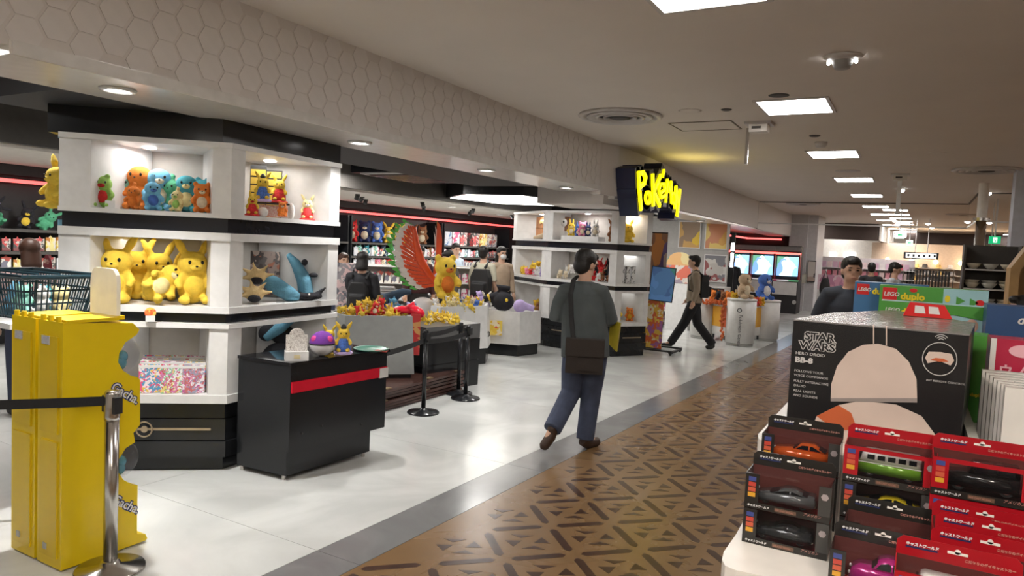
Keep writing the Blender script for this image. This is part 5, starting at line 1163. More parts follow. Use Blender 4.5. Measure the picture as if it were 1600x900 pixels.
# ---- large black robot toy box
bx = thing('large_toy_box', 'large black carton in clear wrap with white lettering behind the toy cars', 'box', (0, 0, 0))
PL = [(-.249, 1.852), (.115, 1.852), (.150, 2.25), (-.05, 2.55), (-.195, 2.19)]
MB().prism(PL, RT, 1.497).build('carton', mat('carton_black', (.014, .014, .015), .3), bx, bev=.003)
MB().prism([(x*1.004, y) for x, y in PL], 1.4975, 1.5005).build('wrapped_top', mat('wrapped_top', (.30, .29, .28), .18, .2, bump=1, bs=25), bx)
MB().box((-.252, 1.846, RT), (.118, 1.848, 1.4995)).build('clear_wrap', mat('wrap', (.02, .02, .02), .08, alpha=.05, bump=.6, bs=12), bx)
FY = 1.8505
def fp(px, py): q = AY(px, py, FY); return q.x, q.z
BW = mat('box_white', (.72, .70, .68), .4)
x, z = fp(1250, 530)
for s, px, py in (('STAR', 1257, 530), ('WARS', 1249, 544)):
    x, z = fp(px, py)
    text(s, .026, (x, FY-.0004, z), FRONT, BW, bx, ext=.0004, off=.0022, sx=1.12, sp=.98); text(s, .026, (x, FY-.0012, z), FRONT, mat('carton_black', (.014, .014, .015), .3), bx, ext=.0005, off=.0005, sx=1.12, sp=.98)
for s, px, py, sz, of in (('HERO DROID', 1243, 553, .0095, .0001), ('BB-8', 1242, 565, .018, .0008), ('FOLLOWS YOUR', 1241, 580, .0075, 0), ('VOICE COMMANDS', 1240.5, 587, .0075, 0), ('FULLY INTERACTIVE', 1240, 596, .0075, 0), ('DROID', 1240, 603, .0075, 0), ('REAL LIGHTS', 1239.5, 611, .0075, 0), ('AND SOUNDS', 1239, 618, .0075, 0), ('INT REMOTE CONTROL', 1447, 595, .006, 0)):
    x, z = fp(px, py); o = text(s, sz, (x, FY-.0006, z), FRONT, BW, bx, ext=.0003, off=of, sx=1.15)
CRP = mat('print_cream', (.72, .58, .50), .35); ORP = mat('print_orange', (.62, .14, .05), .35); GRP = mat('print_grey', (.35, .3, .28), .35)
# plain generic artwork: one cream arch panel and a cream and orange block below it
def poly_px(P, y, name, m, th=.0008): MB().prism([fp(*p) for p in P], y-th, y, 'y').build(name, m, bx)
poly_px([(1298, 622), (1299, 600), (1308, 572), (1325, 550), (1348, 539), (1372, 537), (1400, 545), (1420, 565), (1432, 592), (1433, 622)], FY, 'printed_arch', CRP)
poly_px([(1298, 622), (1433, 622), (1433, 629), (1298, 627)], FY-.0008, 'printed_grey_band', GRP)
poly_px([(1276, 650), (1310, 633), (1345, 626), (1400, 632), (1440, 650), (1462, 680), (1466, 700), (1262, 690)], FY, 'printed_mound', CRP)
poly_px([(1276, 650), (1310, 633), (1330, 645), (1340, 672), (1310, 672), (1290, 660)], FY-.0008, 'printed_orange_patch', ORP)
poly_px([(1364, 507), (1366, 507), (1366, 537), (1364, 537)], FY, 'printed_line', CRP); poly_px([(1384, 509), (1386, 509), (1386, 540), (1384, 540)], FY, 'printed_line', CRP)
cx, cz = fp(1468, 561)
MB().tube([(cx+.033*math.cos(u*PI/16), FY-.001, cz+.037*math.sin(u*PI/16)) for u in range(33)], .0009, 6).build('ring_print', BW, bx)
MB().prism([(cx-.028, cz), (cx-.022, cz+.014), (cx, cz+.016), (cx+.022, cz+.014), (cx+.028, cz), (cx+.022, cz-.012), (cx, cz-.004), (cx-.022, cz-.012)], FY-.0008, FY, 'y').build('controller_print', CRP, bx)
MB().prism([(cx-.018, cz-.004), (cx-.008, cz+.002), (cx+.008, cz+.002), (cx+.018, cz-.004), (cx, cz-.006)], FY-.0014, FY-.0008, 'y').build('controller_patch', ORP, bx)
for k in range(3): MB().tube([(cx+(.006+.0045*k)*math.cos(a), FY-.001, cz+.040+(.006+.0045*k)*math.sin(a)) for a in [PI*.2+PI*.6*j/8 for j in range(9)]], .0009, 5).build('signal_arc', BW, bx)
# ---- building brick sets behind
LRED = mat('logo_red', (.65, .015, .015), .35); DYEL = mat('duplo_yellow', (.85, .65, .02), .35); DBL = mat('set_blue', (.05, .16, .35), .35); DGR = mat('set_green', (.08, .32, .05), .35); DSK = mat('set_sky', (.35, .58, .62), .35)
def brickset(x0, x1, y, z0, z1, m, m2, split, label, lx, lh, extra):
    t = thing('brick_set_box', label, 'boxed toy', (x0, y, z0)); w, h = x1-x0, z1-z0
    MB().box((0, 0, 0), (w, .10, h)).build('carton', m, t, bev=.001)
    if m2: MB().box((w*split, -.001, h*.0), (w, 0, h)).build('printed_sky', m2, t)
    s = lh; zc = h-s-.006
    MB().box((lx, -.002, zc), (lx+s, -.001, zc+s*.95)).build('logo_square', LRED, t)
    text('LEGO', s*.42, (lx+s*.08, -.003, zc+s*.32), FRONT, BW, t, ext=.0003, off=.0006, shear=.15)
    text('duplo', s*.72, (lx+s*1.25, -.003, zc+s*.12), FRONT, DYEL, t, ext=.0004, off=.0014)
    MB().ell((lx+s*2.1, -.001, zc+s*.85), (s*.28, .001, s*.16), u=14, v=6).build('red_mark', LRED, t)
    for nm, mm, P in extra: MB().prism([(a*w, b*h) for a, b in P], -.0025, -.001, 'y').build(nm, mm, t)
    return t
tri_ = lambda x, y, s: [(x, y), (x+s, y-.04), (x, y-.09)]
circ = lambda x, y, rx, ry: [(x+rx*math.cos(k*PI/8), y+ry*math.sin(k*PI/8)) for k in range(16)]
z = RT
brickset(-.195, .05, 3.02, z, 1.572, DBL, None, 0, 'blue building brick box at the left of the brick sets', .008, .042, [('yellow_print', mat('lime_print', (.45, .55, .05), .4), [(.05, .60), (.4, .62), (.6, .7), (.6, .58), (.05, .52)]), ('pale_print', DSK, [(.03, .2), (.6, .25), (.6, .5), (.03, .48)]), ('yellow_block', DYEL, [(.08, .3), (.3, .32), (.3, .42), (.08, .4)])])
brickset(-.105, .225, 2.9, z, 1.568, DGR, DSK, .60, 'wide green and pale blue building brick box, rear', .010, .046, [('sun', DYEL, circ(.64, .90, .025, .035)), ('flag', DGR, tri_(.72, .93, .08)), ('flag', DGR, tri_(.84, .92, .08)), ('roof_print', LRED, circ(.93, .88, .04, .03)), ('blue_print', DBL, [(.7, .72), (.8, .74), (.8, .82), (.7, .8)])])
brickset(-.090, .205, 2.68, z, 1.522, DSK, None, .5, 'wide sky blue building brick box, in front of the green one', .010, .040, [('green_band', DGR, [(0, 1), (1, 1), (1, .86), (.7, .90), (.4, .80), (0, .82)]), ('sun', DYEL, circ(.70, .80, .035, .045)), ('portrait', mat('peach', (.65, .4, .3), .4), circ(.88, .8, .06, .07)), ('blue_wave', DBL, [(.45, .7), (.75, .75), (1, .72), (1, .5), (.45, .5)])])
t = thing('brick_set_part', 'small red house-shaped toy carton lying on the large black carton', 'boxed toy', (-.02, 2.30, 1.502)); MB().prism([(0, 0), (.12, 0), (.10, .035), (.015, .038)], 0, .05, 'y').build('roof', LRED, t, bev=.001)
for k in range(2): MB().prism([(.028+.035*k, .01), (.055+.035*k, .01), (.050+.034*k, .03), (.028+.033*k, .031)], -.001, 0, 'y').build('window_print', BW, t)
# right hand boxes
def sbox(px, py, y, w, d, z0, m, label, ztop=None):
    q = AY(px, py, y); t = thing('game_box', label, 'box', (q.x, y, z0)); h = (ztop or q.z)-z0; MB().box((0, 0, 0), (w, d, h)).build('carton', m, t, bev=.0015); return t, w, h
t, w, h = sbox(1543, 476, 2.55, .35, .12, RT, mat('night_blue', (.03, .08, .20), .35), 'dark blue carton at the right edge behind the red game box')
text('di', .035, (.075, -.002, h-.05), FRONT, BW, t, ext=.0004, off=.001, shear=.3)
t, w, h = sbox(1523, 482, 2.72, .05, .10, RT, DSK, 'narrow pale box edge between brick sets and blue carton')
t, w, h = sbox(1520, 524, 2.35, .045, .12, RT, DGR, 'green box edge right of the large black carton'); text('duplo', .013, (.005, -.002, h*.3), FRONT, DYEL, t, ext=.0003, off=.0004)
t, w, h = sbox(1549, 528, 2.15, .25, .10, RT+.12, mat('game_crimson', (.45, .02, .06), .3), 'crimson game box with pink characters at the right edge')
MB().box((-.0, -.001, 0), (.012, .0, h)).build('white_edge', BW, t); text('ウノゲーム', .030, (.020, -.002, h*.35), FRONT, mat('pink_print', (.8, .45, .5), .4), t, ext=.0004, off=.001); MB().prism([(a*.02+.07, b*.02+h*.8) for a, b in circ(0, 0, 1.6, .8)], -.0015, 0, 'y').build('emblem', mat('pink_print', (.8, .45, .5), .4), t)
t, w, h = sbox(1552, 573, 2.15, .25, .10, RT, mat('game_navy', (.04, .03, .15), .3), 'navy and yellow box under the crimson game box', RT+.118); MB().box((.02, -.001, h*.6), (w, 0, h*.9)).build('yellow_band', DYEL, t)
for k in range(7):
    q = AY(1535+k*6, 578+k*4.5, 2.08-.05*k); t = thing('white_carton', ['rearmost', 'second', 'third', 'fourth', 'fifth', 'sixth', 'front'][k]+' white carton in the slanting row at the right edge', 'box', (q.x, 2.08-.05*k, RT if k < 6 else TZ+.14), 0)
    MB().box((0, 0, 0), (.16, .02 if k < 6 else .03, q.z-(RT if k < 6 else TZ+.14))).build('carton', mat('carton_ivory', (.68, .66, .62), .4), t, bev=.001)
    MB().box((.03, .004, q.z-(RT if k < 6 else TZ+.14)), (.10, .012, q.z-(RT if k < 6 else TZ+.14)+.002)).build('top_slot', GREYW, t)
t = thing('shelf_strip', 'slanting pale shelf edge between the large black carton and the white cartons', 'shelf', (.128, 1.76, RT)); MB().box((0, 0, 0), (.02, .75, .06)).build('rail', mat('rail_grey', (.45, .44, .4), .4), t)
# ================================================================== PEOPLE
def vec(*a): return Vector(a)
def figure(label, loc, rz, shirt, pants, shoe, hair, H=1.66, J={}, sleeve=1.0, vox=.011, hairlen=0, hd=(0, 0), mask=False, face=True, belly=1.0, group=None, skirt=False, shirtlen=.0, name='person'):
    """front of the figure looks to local -Y; joints in metres for a 1.66 m body; x>0 is the figure's left"""
    t = thing(name, label, 'person', loc, rz, group, H/1.66)
    D = dict(hip=(0, 0, .86), chest=(0, 0, 1.22), neck=(0, 0, 1.385), head=(0, -.01, 1.545),
             sL=(.175, 0, 1.34), sR=(-.175, 0, 1.34), eL=(.225, .02, 1.07), eR=(-.225, .02, 1.07), hL=(.24, -.06, .84), hR=(-.24, -.06, .84),
             kL=(.09, -.02, .47), kR=(-.09, -.02, .47), aL=(.09, .02, .08), aR=(-.09, .02, .08), tL=(.10, -.14, .03), tR=(-.10, -.14, .03))
    D.update(J); V = {k: Vector(v) for k, v in D.items()}
    hipL = V['hip']+vec(.085, 0, -.02); hipR = V['hip']+vec(-.085, 0, -.02); waist = V['hip'].lerp(V['chest'], .5)
    hr = Euler((hd[1], 0, hd[0])).to_matrix()
    hc = V['head']
    def H_(x, y, z): return hc+hr @ vec(x, y, z)
    # hands: palm, four fingers, thumb
    def hand(b, e, h, side):
        d = (h-e).normalized(); s = d.cross(vec(0, 0, 1)).normalized() if abs(d.z) < .95 else vec(0, 1, 0); n = d.cross(s)
        b.tube([h-d*.02, h+d*.02, h+d*.075], [(.022), (.034), (.032)], 10)
        for k in range(4):
            o = h+d*.065+s*(.027-.018*k); L = (.062, .072, .068, .052)[k]
            b.tube([o, o+d*L*.5+n*.004*side, o+d*L*.85+n*.022*side], [.010, .0095, .008], 8)
        o = h+d*.02+s*.032; b.tube([h+d*.0+s*.015, o+s*.012+d*.02, o+s*.012+d*.06+n*.012*side], [.013, .012, .009], 8)
    b = MB()
    b.tube([V['hip']+vec(0, 0, -.06), V['hip']+vec(0, 0, .04), waist, V['chest'], V['chest'].lerp(V['neck'], .55), V['neck']], [(.135, .10), (.15, .105), (.13, .095), (.155, .105), (.13, .09), (.055, .055)], 16)
    b.tube([V['neck']-vec(0, 0, .03), V['neck'].lerp(hc, .55), hc], [.060, .055, .055], 12)
    b.ell(hc+hr @ vec(0, .012, .02), (.074, .092, .098), (hd[1], 0, hd[0]), 20, 14); b.ell(H_(0, -.022, -.045), (.055, .062, .062), (hd[1], 0, hd[0]), 16, 10)
    if face:
        b.tube([H_(0, -.076, .015), H_(0, -.098, -.018)], [.009, .014], 8); b.ell(H_(0, -.078, -.055), (.026, .012, .012), None, 10, 6)
        b.ell(H_(0, -.075, .038), (.05, .016, .010), None, 10, 6)
        for s in (-1, 1): b.ell(H_(s*.076, .01, -.005), (.012, .02, .03), (0, 0, hd[0]), 10, 7)
    for s, k in ((1, 'L'), (-1, 'R')):
        b.tube([V['chest'].lerp(V['neck'], .6).lerp(V['s'+k], .4), V['s'+k]+vec(0, 0, -.02), V['s'+k].lerp(V['e'+k], .5), V['e'+k], V['e'+k].lerp(V['h'+k], .35), V['h'+k]], [.055, .058, .05, .04, .042, .026], 12)
        hand(b, V['e'+k], V['h'+k], s)
        hp = hipL if k == 'L' else hipR
        b.tube([hp, hp.lerp(V['k'+k], .5), V['k'+k], V['k'+k].lerp(V['a'+k], .4), V['a'+k]], [.085, .072, .052, .05, .035], 12); b.tube([V['a'+k], V['t'+k]], [.035, .03], 10)
    obj('body', baked(b, 'body', vox, 2), SKIN, t)
    # shirt
    b = MB(); bot = V['hip']+vec(0, 0, .02-shirtlen)
    b.tube([bot, V['hip'].lerp(waist, .5)+vec(0, 0, 0), waist, V['chest'], V['chest'].lerp(V['neck'], .5), V['chest'].lerp(V['neck'], .92)], [(.178*belly, .135*belly), (.176*belly, .14*belly), (.168*belly, .135*belly), (.178, .130), (.135, .11), (.072, .072)], 20)
    for k in 'LR':
        pts = [V['chest'].lerp(V['neck'], .62).lerp(V['s'+k], .35)+vec(0, 0, .0), V['s'+k]+vec(0, 0, -.025), V['s'+k].lerp(V['e'+k], .5)]; rs = [.075, .068, .062]
        if sleeve > .4: pts.append(V['e'+k]); rs.append(.058)
        if sleeve > .8: pts += [V['e'+k].lerp(V['h'+k], .5), V['e'+k].lerp(V['h'+k], .92)]; rs += [.05, .042]
        b.tube(pts, rs, 14)
    b.tube([V['neck']-vec(0, 0, .02), V['neck']+vec(0, 0, .015)], [.075, .068], 14) if shirtlen > .05 else None
    obj('shirt', baked(b, 'shirt', vox, 3), shirt, t)
    b = MB()
    b.tube([V['hip']+vec(0, 0, .10), V['hip'], V['hip']+vec(0, 0, -.10)], [(.16, .12), (.17, .13), (.15, .12)], 16)
    for k, hp in (('L', hipL), ('R', hipR)):
        b.tube([hp, hp.lerp(V['k'+k], .5), V['k'+k], V['k'+k].lerp(V['a'+k], .5), V['a'+k]-(V['k'+k]-V['a'+k]).normalized()*.005], [.102, .098, .084, .078, .074], 14)
    obj('trousers', baked(b, 'trousers', vox, 2), pants, t)
    for k in 'LR':
        b = MB(); d = (V['t'+k]-V['a'+k]); b.tube([V['a'+k]-d*.25+vec(0, 0, -.03), V['a'+k]+d*.2+vec(0, 0, -.035), V['t'+k]+vec(0, 0, .005), V['t'+k]+d*.12], [(.036), (.045), (.04), (.022)], 12); b.ell(V['a'+k]+vec(0, 0, -.005), (.042, .045, .045))
        obj('shoe', baked(b, 'shoe', vox*.9, 2), shoe, t)
    b = MB()
    b.ell(hc+hr @ vec(0, .030, .045), (.088, .098, .090), (hd[1], 0, hd[0]), 20, 14); b.ell(H_(0, .05, -.01), (.080, .065, .085), (hd[1], 0, hd[0]), 16, 10)
    b.ell(H_(0, -.045, .088), (.06, .05, .035), (hd[1], 0, hd[0]), 14, 8)
    if hairlen: b.tube([H_(0, .06, 0), H_(0, .085, -.12), H_(0, .09, -.12-hairlen)], [(.085, .06), (.09, .055), (.06, .035)], 14)
    obj('hair', baked(b, 'hair', vox*.9, 1), hair, t)
    if face:
        for s in (-1, 1):
            MB().ell(H_(s*.032, -.0805, .012), (.013, .006, .006), None, 10, 6).build('eye', EYE, t, True); MB().ell(H_(s*.032, -.086, .033), (.018, .006, .004), None, 10, 6).build('eyebrow', hair, t, True)
        MB().ell(H_(0, -.089, -.056), (.022, .004, .005), None, 10, 6).build('mouth', mat('lips', (.45, .18, .15), .5), t, True)
    if mask: MB().ell(H_(0, -.062, -.045), (.058, .045, .05), None, 14, 10).build('face_mask', mat('mask_white', (.7, .7, .7), .7), t, True)
    return t, V
def backpack(t, c=(0, .17, 1.12), m=None, s=1):
    m = m or mat('pack_black', (.012, .012, .013), .6, bump=.3)
    b = MB().prism([(c[0]-.15*s, c[2]-.2*s), (c[0]+.15*s, c[2]-.2*s), (c[0]+.155*s, c[2]+.08*s), (c[0]+.1*s, c[2]+.2*s), (c[0]-.1*s, c[2]+.2*s), (c[0]-.155*s, c[2]+.08*s)], c[1]-.07*s, c[1]+.06*s, 'y').box((c[0]-.11*s, c[1]+.03, c[2]-.17*s), (c[0]+.11*s, c[1]+.11*s, c[2]+.0)); obj('backpack', baked(b, 'backpack', .013, 5), m, t)
    for q in (-1, 1): MB().tube([(q*.10, .13, 1.30), (q*.115, .0, 1.40), (q*.12, -.13, 1.28), (q*.15, -.10, 1.05), (q*.15, .10, .98)], [(.022, .01)]*5, 8).build('strap', m, t)
# main man: seen from behind; local +x is picture left
MX = vec(-2.262, 5.376, 0)
GS = mat('grey_shirt', (.075, .088, .090), .75, bump=.5, bs=14, var=.12, vs=8); JN = mat('blue_jeans', (.060, .075, .125), .85, bump=.5, bs=16, var=.2, vs=10); BS = mat('brown_shoe', (.05, .025, .015), .5)
J = dict(hip=(.045, 0, .84), chest=(.085, -.02, 1.19), neck=(.085, -.03, 1.365), head=(.075, -.06, 1.51), sL=(.245, -.02, 1.31), sR=(-.065, -.03, 1.32),
         eL=(.31, -.02, 1.08), eR=(-.15, -.06, 1.07), hL=(.10, -.28, 1.04), hR=(-.13, -.30, 1.03),
         kL=(.145, .02, .46), kR=(-.02, -.02, .46), aL=(.27, .28, .21), aR=(.01, .02, .085), tL=(.33, .32, .07), tR=(-.09, -.10, .03))
t, V = figure('man in a grey shirt and jeans walking away, shoulder bag on his hip', MX, rz_at(MX)+PI, GS, JN, BS, HAIR, 1.66, J, 1.0, .008, 0, (-.75, .30), shirtlen=.10, belly=1.12)
bagM = mat('bag_brown', (.030, .022, .018), .7, bump=.3, bs=80)
bg = thing('shoulder_bag', 'dark brown shoulder bag hanging at the back of the walking man', 'bag', MX, rz_at(MX)+PI)
b = MB().box((-.10, .165, .66), (.195, .25, .925)); me = b.mesh('body', False, .02); obj('body', me, bagM, bg)
MB().box((-.105, .17, .80), (.20, .262, .935)).build('flap', bagM, bg, bev=.012); MB().box((-.06, .25, .69), (.10, .268, .79)).build('pocket', bagM, bg, bev=.008)
MB().tube([(.14, .20, .90), (.17, .165, 1.10), (.185, .145, 1.28), (.17, .08, 1.39), (.14, -.03, 1.42), (.06, -.16, 1.3)], [(.02, .007)]*6, 8).build('strap', mat('pack_black', (.012, .012, .013), .6), bg)
yb = thing('yellow_packet', 'folded yellow packet held in the right hand of the walking man', 'packet', MX, rz_at(MX)+PI)
MB()._add([(-.16, -.20, 1.06), (-.24, -.16, 1.04), (-.22, -.14, .80), (-.15, -.19, .86), (-.15, -.17, 1.06), (-.23, -.13, 1.04), (-.21, -.12, .80), (-.14, -.16, .86)], [(0, 1, 2, 3), (7, 6, 5, 4), (0, 4, 5, 1), (1, 5, 6, 2), (2, 6, 7, 3), (3, 7, 4, 0)]).build('sheet', mat('packet_yellow', (.40, .33, .03), .35), yb)
# walker with beige shirt: walks towards picture left
P = vec(-3.262, 12.183, 0)
WJ = dict(kL=(.06, -.14, .47), aL=(.06, -.36, .09), tL=(.06, -.50, .035), kR=(-.06, .08, .45), aR=(-.06, .36, .10), tR=(-.06, .26, .035), eL=(.2, .04, 1.07), hL=(.19, -.02, .84), eR=(-.2, .03, 1.07), hR=(-.2, -.12, .86), head=(0, -.05, 1.53))
t, V = figure('man in a beige shirt and black trousers with a black backpack walking left', P, rz_at(P)-PI/2, mat('beige_shirt', (.30, .24, .18), .8, bump=.3, bs=20), mat('black_cloth', (.012, .012, .014), .8), mat('black_shoe', (.012, .012, .012), .4), HAIR, 1.62, WJ, 1.0, .011, shirtlen=.06)
backpack(t)
# man at the right behind the boxes
P = AY(1330, 430, 7.0); P.z = 0
figure('man in a dark blue T-shirt facing the camera behind the brick set boxes', P, rz_at(P, .1), mat('navy_tee', (.035, .042, .055), .8), mat('dark_trouser', (.03, .03, .035), .8), BLACKM, HAIR, 1.69, dict(eR=(-.25, .03, 1.1), eL=(.24, .02, 1.12), hL=(.02, -.20, 1.14), hR=(-.10, -.22, 1.10), head=(0, -.02, 1.53)), .5, .010, 0, (.1, .05))
# shoppers inside
def at(px, d): r = ray(px, 420); r = Vector((r.x, r.y, 0)).normalized()*d; return r
CT = mat('cream_tee', (.48, .46, .36), .8); BG = mat('beige_top', (.46, .35, .25), .8); DK = mat('dark_cloth', (.02, .02, .024), .8); DN = mat('dark_denim', (.04, .05, .09), .8)
P = at(755, 11.7); t, V = figure('man in a cream T-shirt with a black backpack standing with his back to the camera', P, rz_at(P)+PI-.5, CT, DK, BLACKM, HAIR, 1.60, {}, .5, .013, face=False); backpack(t, (-.06, .17, 1.05), s=1.15)
P = at(783, 12.1); figure('woman in a beige top wearing a white face mask', P, rz_at(P, .5), BG, DK, BLACKM, HAIR, 1.60, {}, 1.0, .013, .08, (0, .1), True)
P = at(700, 11.7); figure('man in a grey jacket looking down at the shelves right of the wings', P, rz_at(P, -.8), mat('grey_jacket', (.10, .10, .09), .8), DK, BLACKM, HAIR, 1.5, {}, 1.0, .014, 0, (-.4, .5))
P = at(711, 13.6); figure('person in a pale blue shirt farther back right of the wings', P, rz_at(P, .9), mat('pale_blue_shirt', (.42, .50, .60), .8), DK, BLACKM, HAIR, 1.62, {}, 1.0, .014, 0, (-.5, .2))
P = at(655, 11.2); figure('person with long dark hair standing behind the wings', P, rz_at(P, .3), mat('maroon_top', (.06, .02, .025), .8), DK, BLACKM, HAIR, 1.56, {}, 1.0, .014, .15, (0, .3))
P = at(566, 8.9); t, V = figure('person in a black hooded top seen from behind left of the sculpture', P, rz_at(P)+PI-.3, DK, DN, BLACKM, HAIR, 1.47, dict(eL=(.2, -.05, 1.1), hL=(.1, -.25, 1.2)), 1.0, .013, .02, (.2, .1), face=False); backpack(t, (.0, .16, 1.08), s=.9)
tb = thing('tote_bag', 'pale yellow patterned bag at the side of the person in black', 'bag', at(588, 8.85)+vec(0, 0, .62), 0); MB().box((-.09, -.04, 0), (.09, .04, .34)).build('body', printed('tote_print', [(.6, .45, .15), (.7, .6, .35), (.4, .25, .08)], 14), tb, bev=.015); MB().tube([(-.05, 0, .34), (-.03, 0, .48), (.03, 0, .48), (.05, 0, .34)], .008, 6).build('handle', DK, tb)
P = at(537, 10.0); figure('person with short brown hair facing the camera right of the near tower', P, rz_at(P, .2), mat('pale_top', (.5, .42, .38), .8), DN, BLACKM, mat('brown_hair', (.06, .025, .015), .5), 1.42, {}, 1.0, .013, .03, (.1, .1))
P = at(45, 7.3); figure('woman with long brown hair and a pale pink top behind the shopping basket', P, rz_at(P)+PI+.3, mat('pink_top', (.55, .36, .34), .8), DN, BLACKM, mat('brown_hair', (.06, .025, .015), .5), 1.50, {}, .5, .012, .07, face=False)
P = at(1143, 19.5); figure('person in dark clothes playing at the arcade cabinets', P, rz_at(P)+PI, DK, DK, BLACKM, HAIR, 1.62, {}, 1.0, .018, 0, (0, .2), face=False)
# far shoppers to the right
P = at(1362, 17); figure('person in black far down the corridor left of the brick sets', P, rz_at(P)+PI, DK, DK, BLACKM, HAIR, 1.62, {}, 1.0, .018, face=False)
P = at(1398, 14.5); figure('person in a pale top with dark hair behind the green brick box', P, rz_at(P, 1.2), mat('pale_grey_top', (.5, .52, .55), .8), DK, BLACKM, HAIR, 1.64, {}, 1.0, .016, 0, (.3, .4), face=True)
P = at(1603, 6.3); figure('person in black reaching out at the right edge of the photo', P, rz_at(P, -1.2), DK, DK, BLACKM, HAIR, 1.45, dict(eR=(-.3, -.15, 1.18), hR=(-.25, -.38, 1.12)), .5, .013, face=False)

# ================================================================== FAR HALL
WOODP = mat('pale_wood', (.50, .32, .13), .5, var=.15, vs=4)
q = AY(1525, 442, 14); t = thing('steel_column', 'round brushed steel column in the middle of the right hand shops', 'column', (q.x, 14, 0)); MB().cyl((0, 0, 0), .075, 2.45, 20).build('shaft', CHROME, t, True); MB().cyl((0, 0, 2.4), .12, .05, 20).build('collar', CHROME, t); MB().cyl((0, 0, 2.45), .075, .57, 16).build('upper_shaft', WHITE2, t)
q = AY(1577, 400, 12); struct(MB().box((q.x, 12, 0), (q.x+.25, 12.4, ZC)).build('wall_column', mat('blue_white_paint', (.55, .58, .66), .5)))
a = AY(1582, 390, 9); t = thing('wooden_arch', 'pale wooden house-shaped display cabinet at the right edge', 'display cabinet', (a.x, 9, 0))
MB().prism([(0, 0), (0, 1.65), (.2, 2.0), (.42, 2.0), (.42, 0), (.34, 0), (.34, 1.85), (.23, 1.9), (.08, 1.62), (.08, 0)], 0, .4, 'y').build('frame', WOODP, t); MB().box((.08, .38, 0), (.34, .4, 1.7)).build('back_panel', WOODP, t)
q = AY(1533, 400, 10.5); t = thing('pottery_shelf', 'dark shelf rack with pale bowls near the right edge', 'shelving', (q.x+.12, 10.5, 0)); 
MB().box((-.28, .3, 0), (.30, .33, 1.92)).build('back_panel', DARKGREY, t)
for s in (-.29, .29): MB().box((s-.012, -.05, 0), (s+.012, .33, 1.92)).build('upright', DARKGREY, t)
for z in (1.15, 1.38, 1.62, .9):
    MB().box((-.28, -.05, z-.015), (.28, .3, z)).build('shelf', WHITE, t)
r = random.Random(4); bowl = MB().lathe([(.03, 0), (.06, .03), (.085, .07), (.08, .07), (.05, .035)], n=16).mesh('bowl', True)
for z in (1.15, 1.38, 1.62):
    for k in range(3):
        for j in range(2 if z < 1.6 else 1):
            o = slot(obj('ceramic_bowl', bowl, None, None, (q.x+.12-.19+.18*k, 10.55+.05*j, z+.035*j)), mat('ceramic%d' % (k % 2), ((.55, .5, .38), (.45, .45, .4))[k % 2], .4)); tag(o, 'pale ceramic bowl on the dark shelf rack', 'bowl', 'bowls on the dark rack')
# signs
def exitsign(px0, py0, px1, py1, y, green_bg, label, arrow=True):
    a = AY(px0, py0, y); b = AY(px1, py1, y); t = thing('exit_sign', label, 'sign', ((a.x+b.x)/2, y, (a.z+b.z)/2)); w = abs(b.x-a.x)/2; h = abs(a.z-b.z)/2
    G = mat('exit_green', (.01, .35, .12), .4, emit=(.01, .5, .2), es=.7); Wm = mat('exit_white', (.8, .85, .8), .4, emit=(.85, 1, .9), es=.9)
    MB().box((-w, 0, -h), (w, .1, h)).build('housing', G if green_bg else Wm, t); F, Bk = (Wm, G) if green_bg else (G, Wm)
    MB().prism([(-w*.5, 0), (-w*.1, h*.45), (-w*.1, h*.15), (w*.5, h*.15), (w*.5, -h*.15), (-w*.1, -h*.15), (-w*.1, -h*.45)] if arrow else [(-w*.3, -h*.7), (w*.4, -h*.7), (w*.4, h*.7), (-w*.3, h*.7)], -.01, 0, 'y').build('arrow' if arrow else 'door_symbol', F, t)
    if not arrow: MB().tube([(-w*.1, -.02, h*.3), (0, -.02, 0), (w*.2, -.02, -h*.5)], h*.1, 6).build('running_figure', G, t)
    MB().tube([(0, .05, h), (0, .05, ZC-(a.z+b.z)/2)], .015, 6).build('hanger', WHITE, t)
exitsign(1399, 361, 1413, 373, 20, False, 'white hanging sign with a green arrow, nearer one'); exitsign(1416, 375, 1426, 384, 26, False, 'white hanging sign with a green arrow, farther one'); exitsign(1546, 369, 1563, 381, 17, True, 'green emergency exit sign at the right', False)
a = AY(1412, 396, 25); b = AY(1466, 406, 25)
t = thing('direction_sign', 'long lit white hanging direction sign with rounded black ends', 'sign', (a.x, 25, b.z)); w = b.x-a.x; h = a.z-b.z+.05
MB().box((0, 0, 0), (w, .1, h)).build('housing', BLACKM, t, bev=.03); MB().box((.06, -.01, .03), (w-.06, 0, h-.03)).build('lit_face', mat('sign_glow', (1, 1, 1), .5, emit=(1, 1, 1), es=1.6), t)
for k, g in enumerate('●▶■♦●▲'): MB().box((.10+k*w*.15, -.02, .06), (.16+k*w*.15, -.01, h-.06)).build('pictogram', BLACKM, t)
for x in (.3, w-.3): MB().tube([(x, .05, h), (x, .05, ZC-b.z)], .012, 6).build('hanger', WHITE, t)
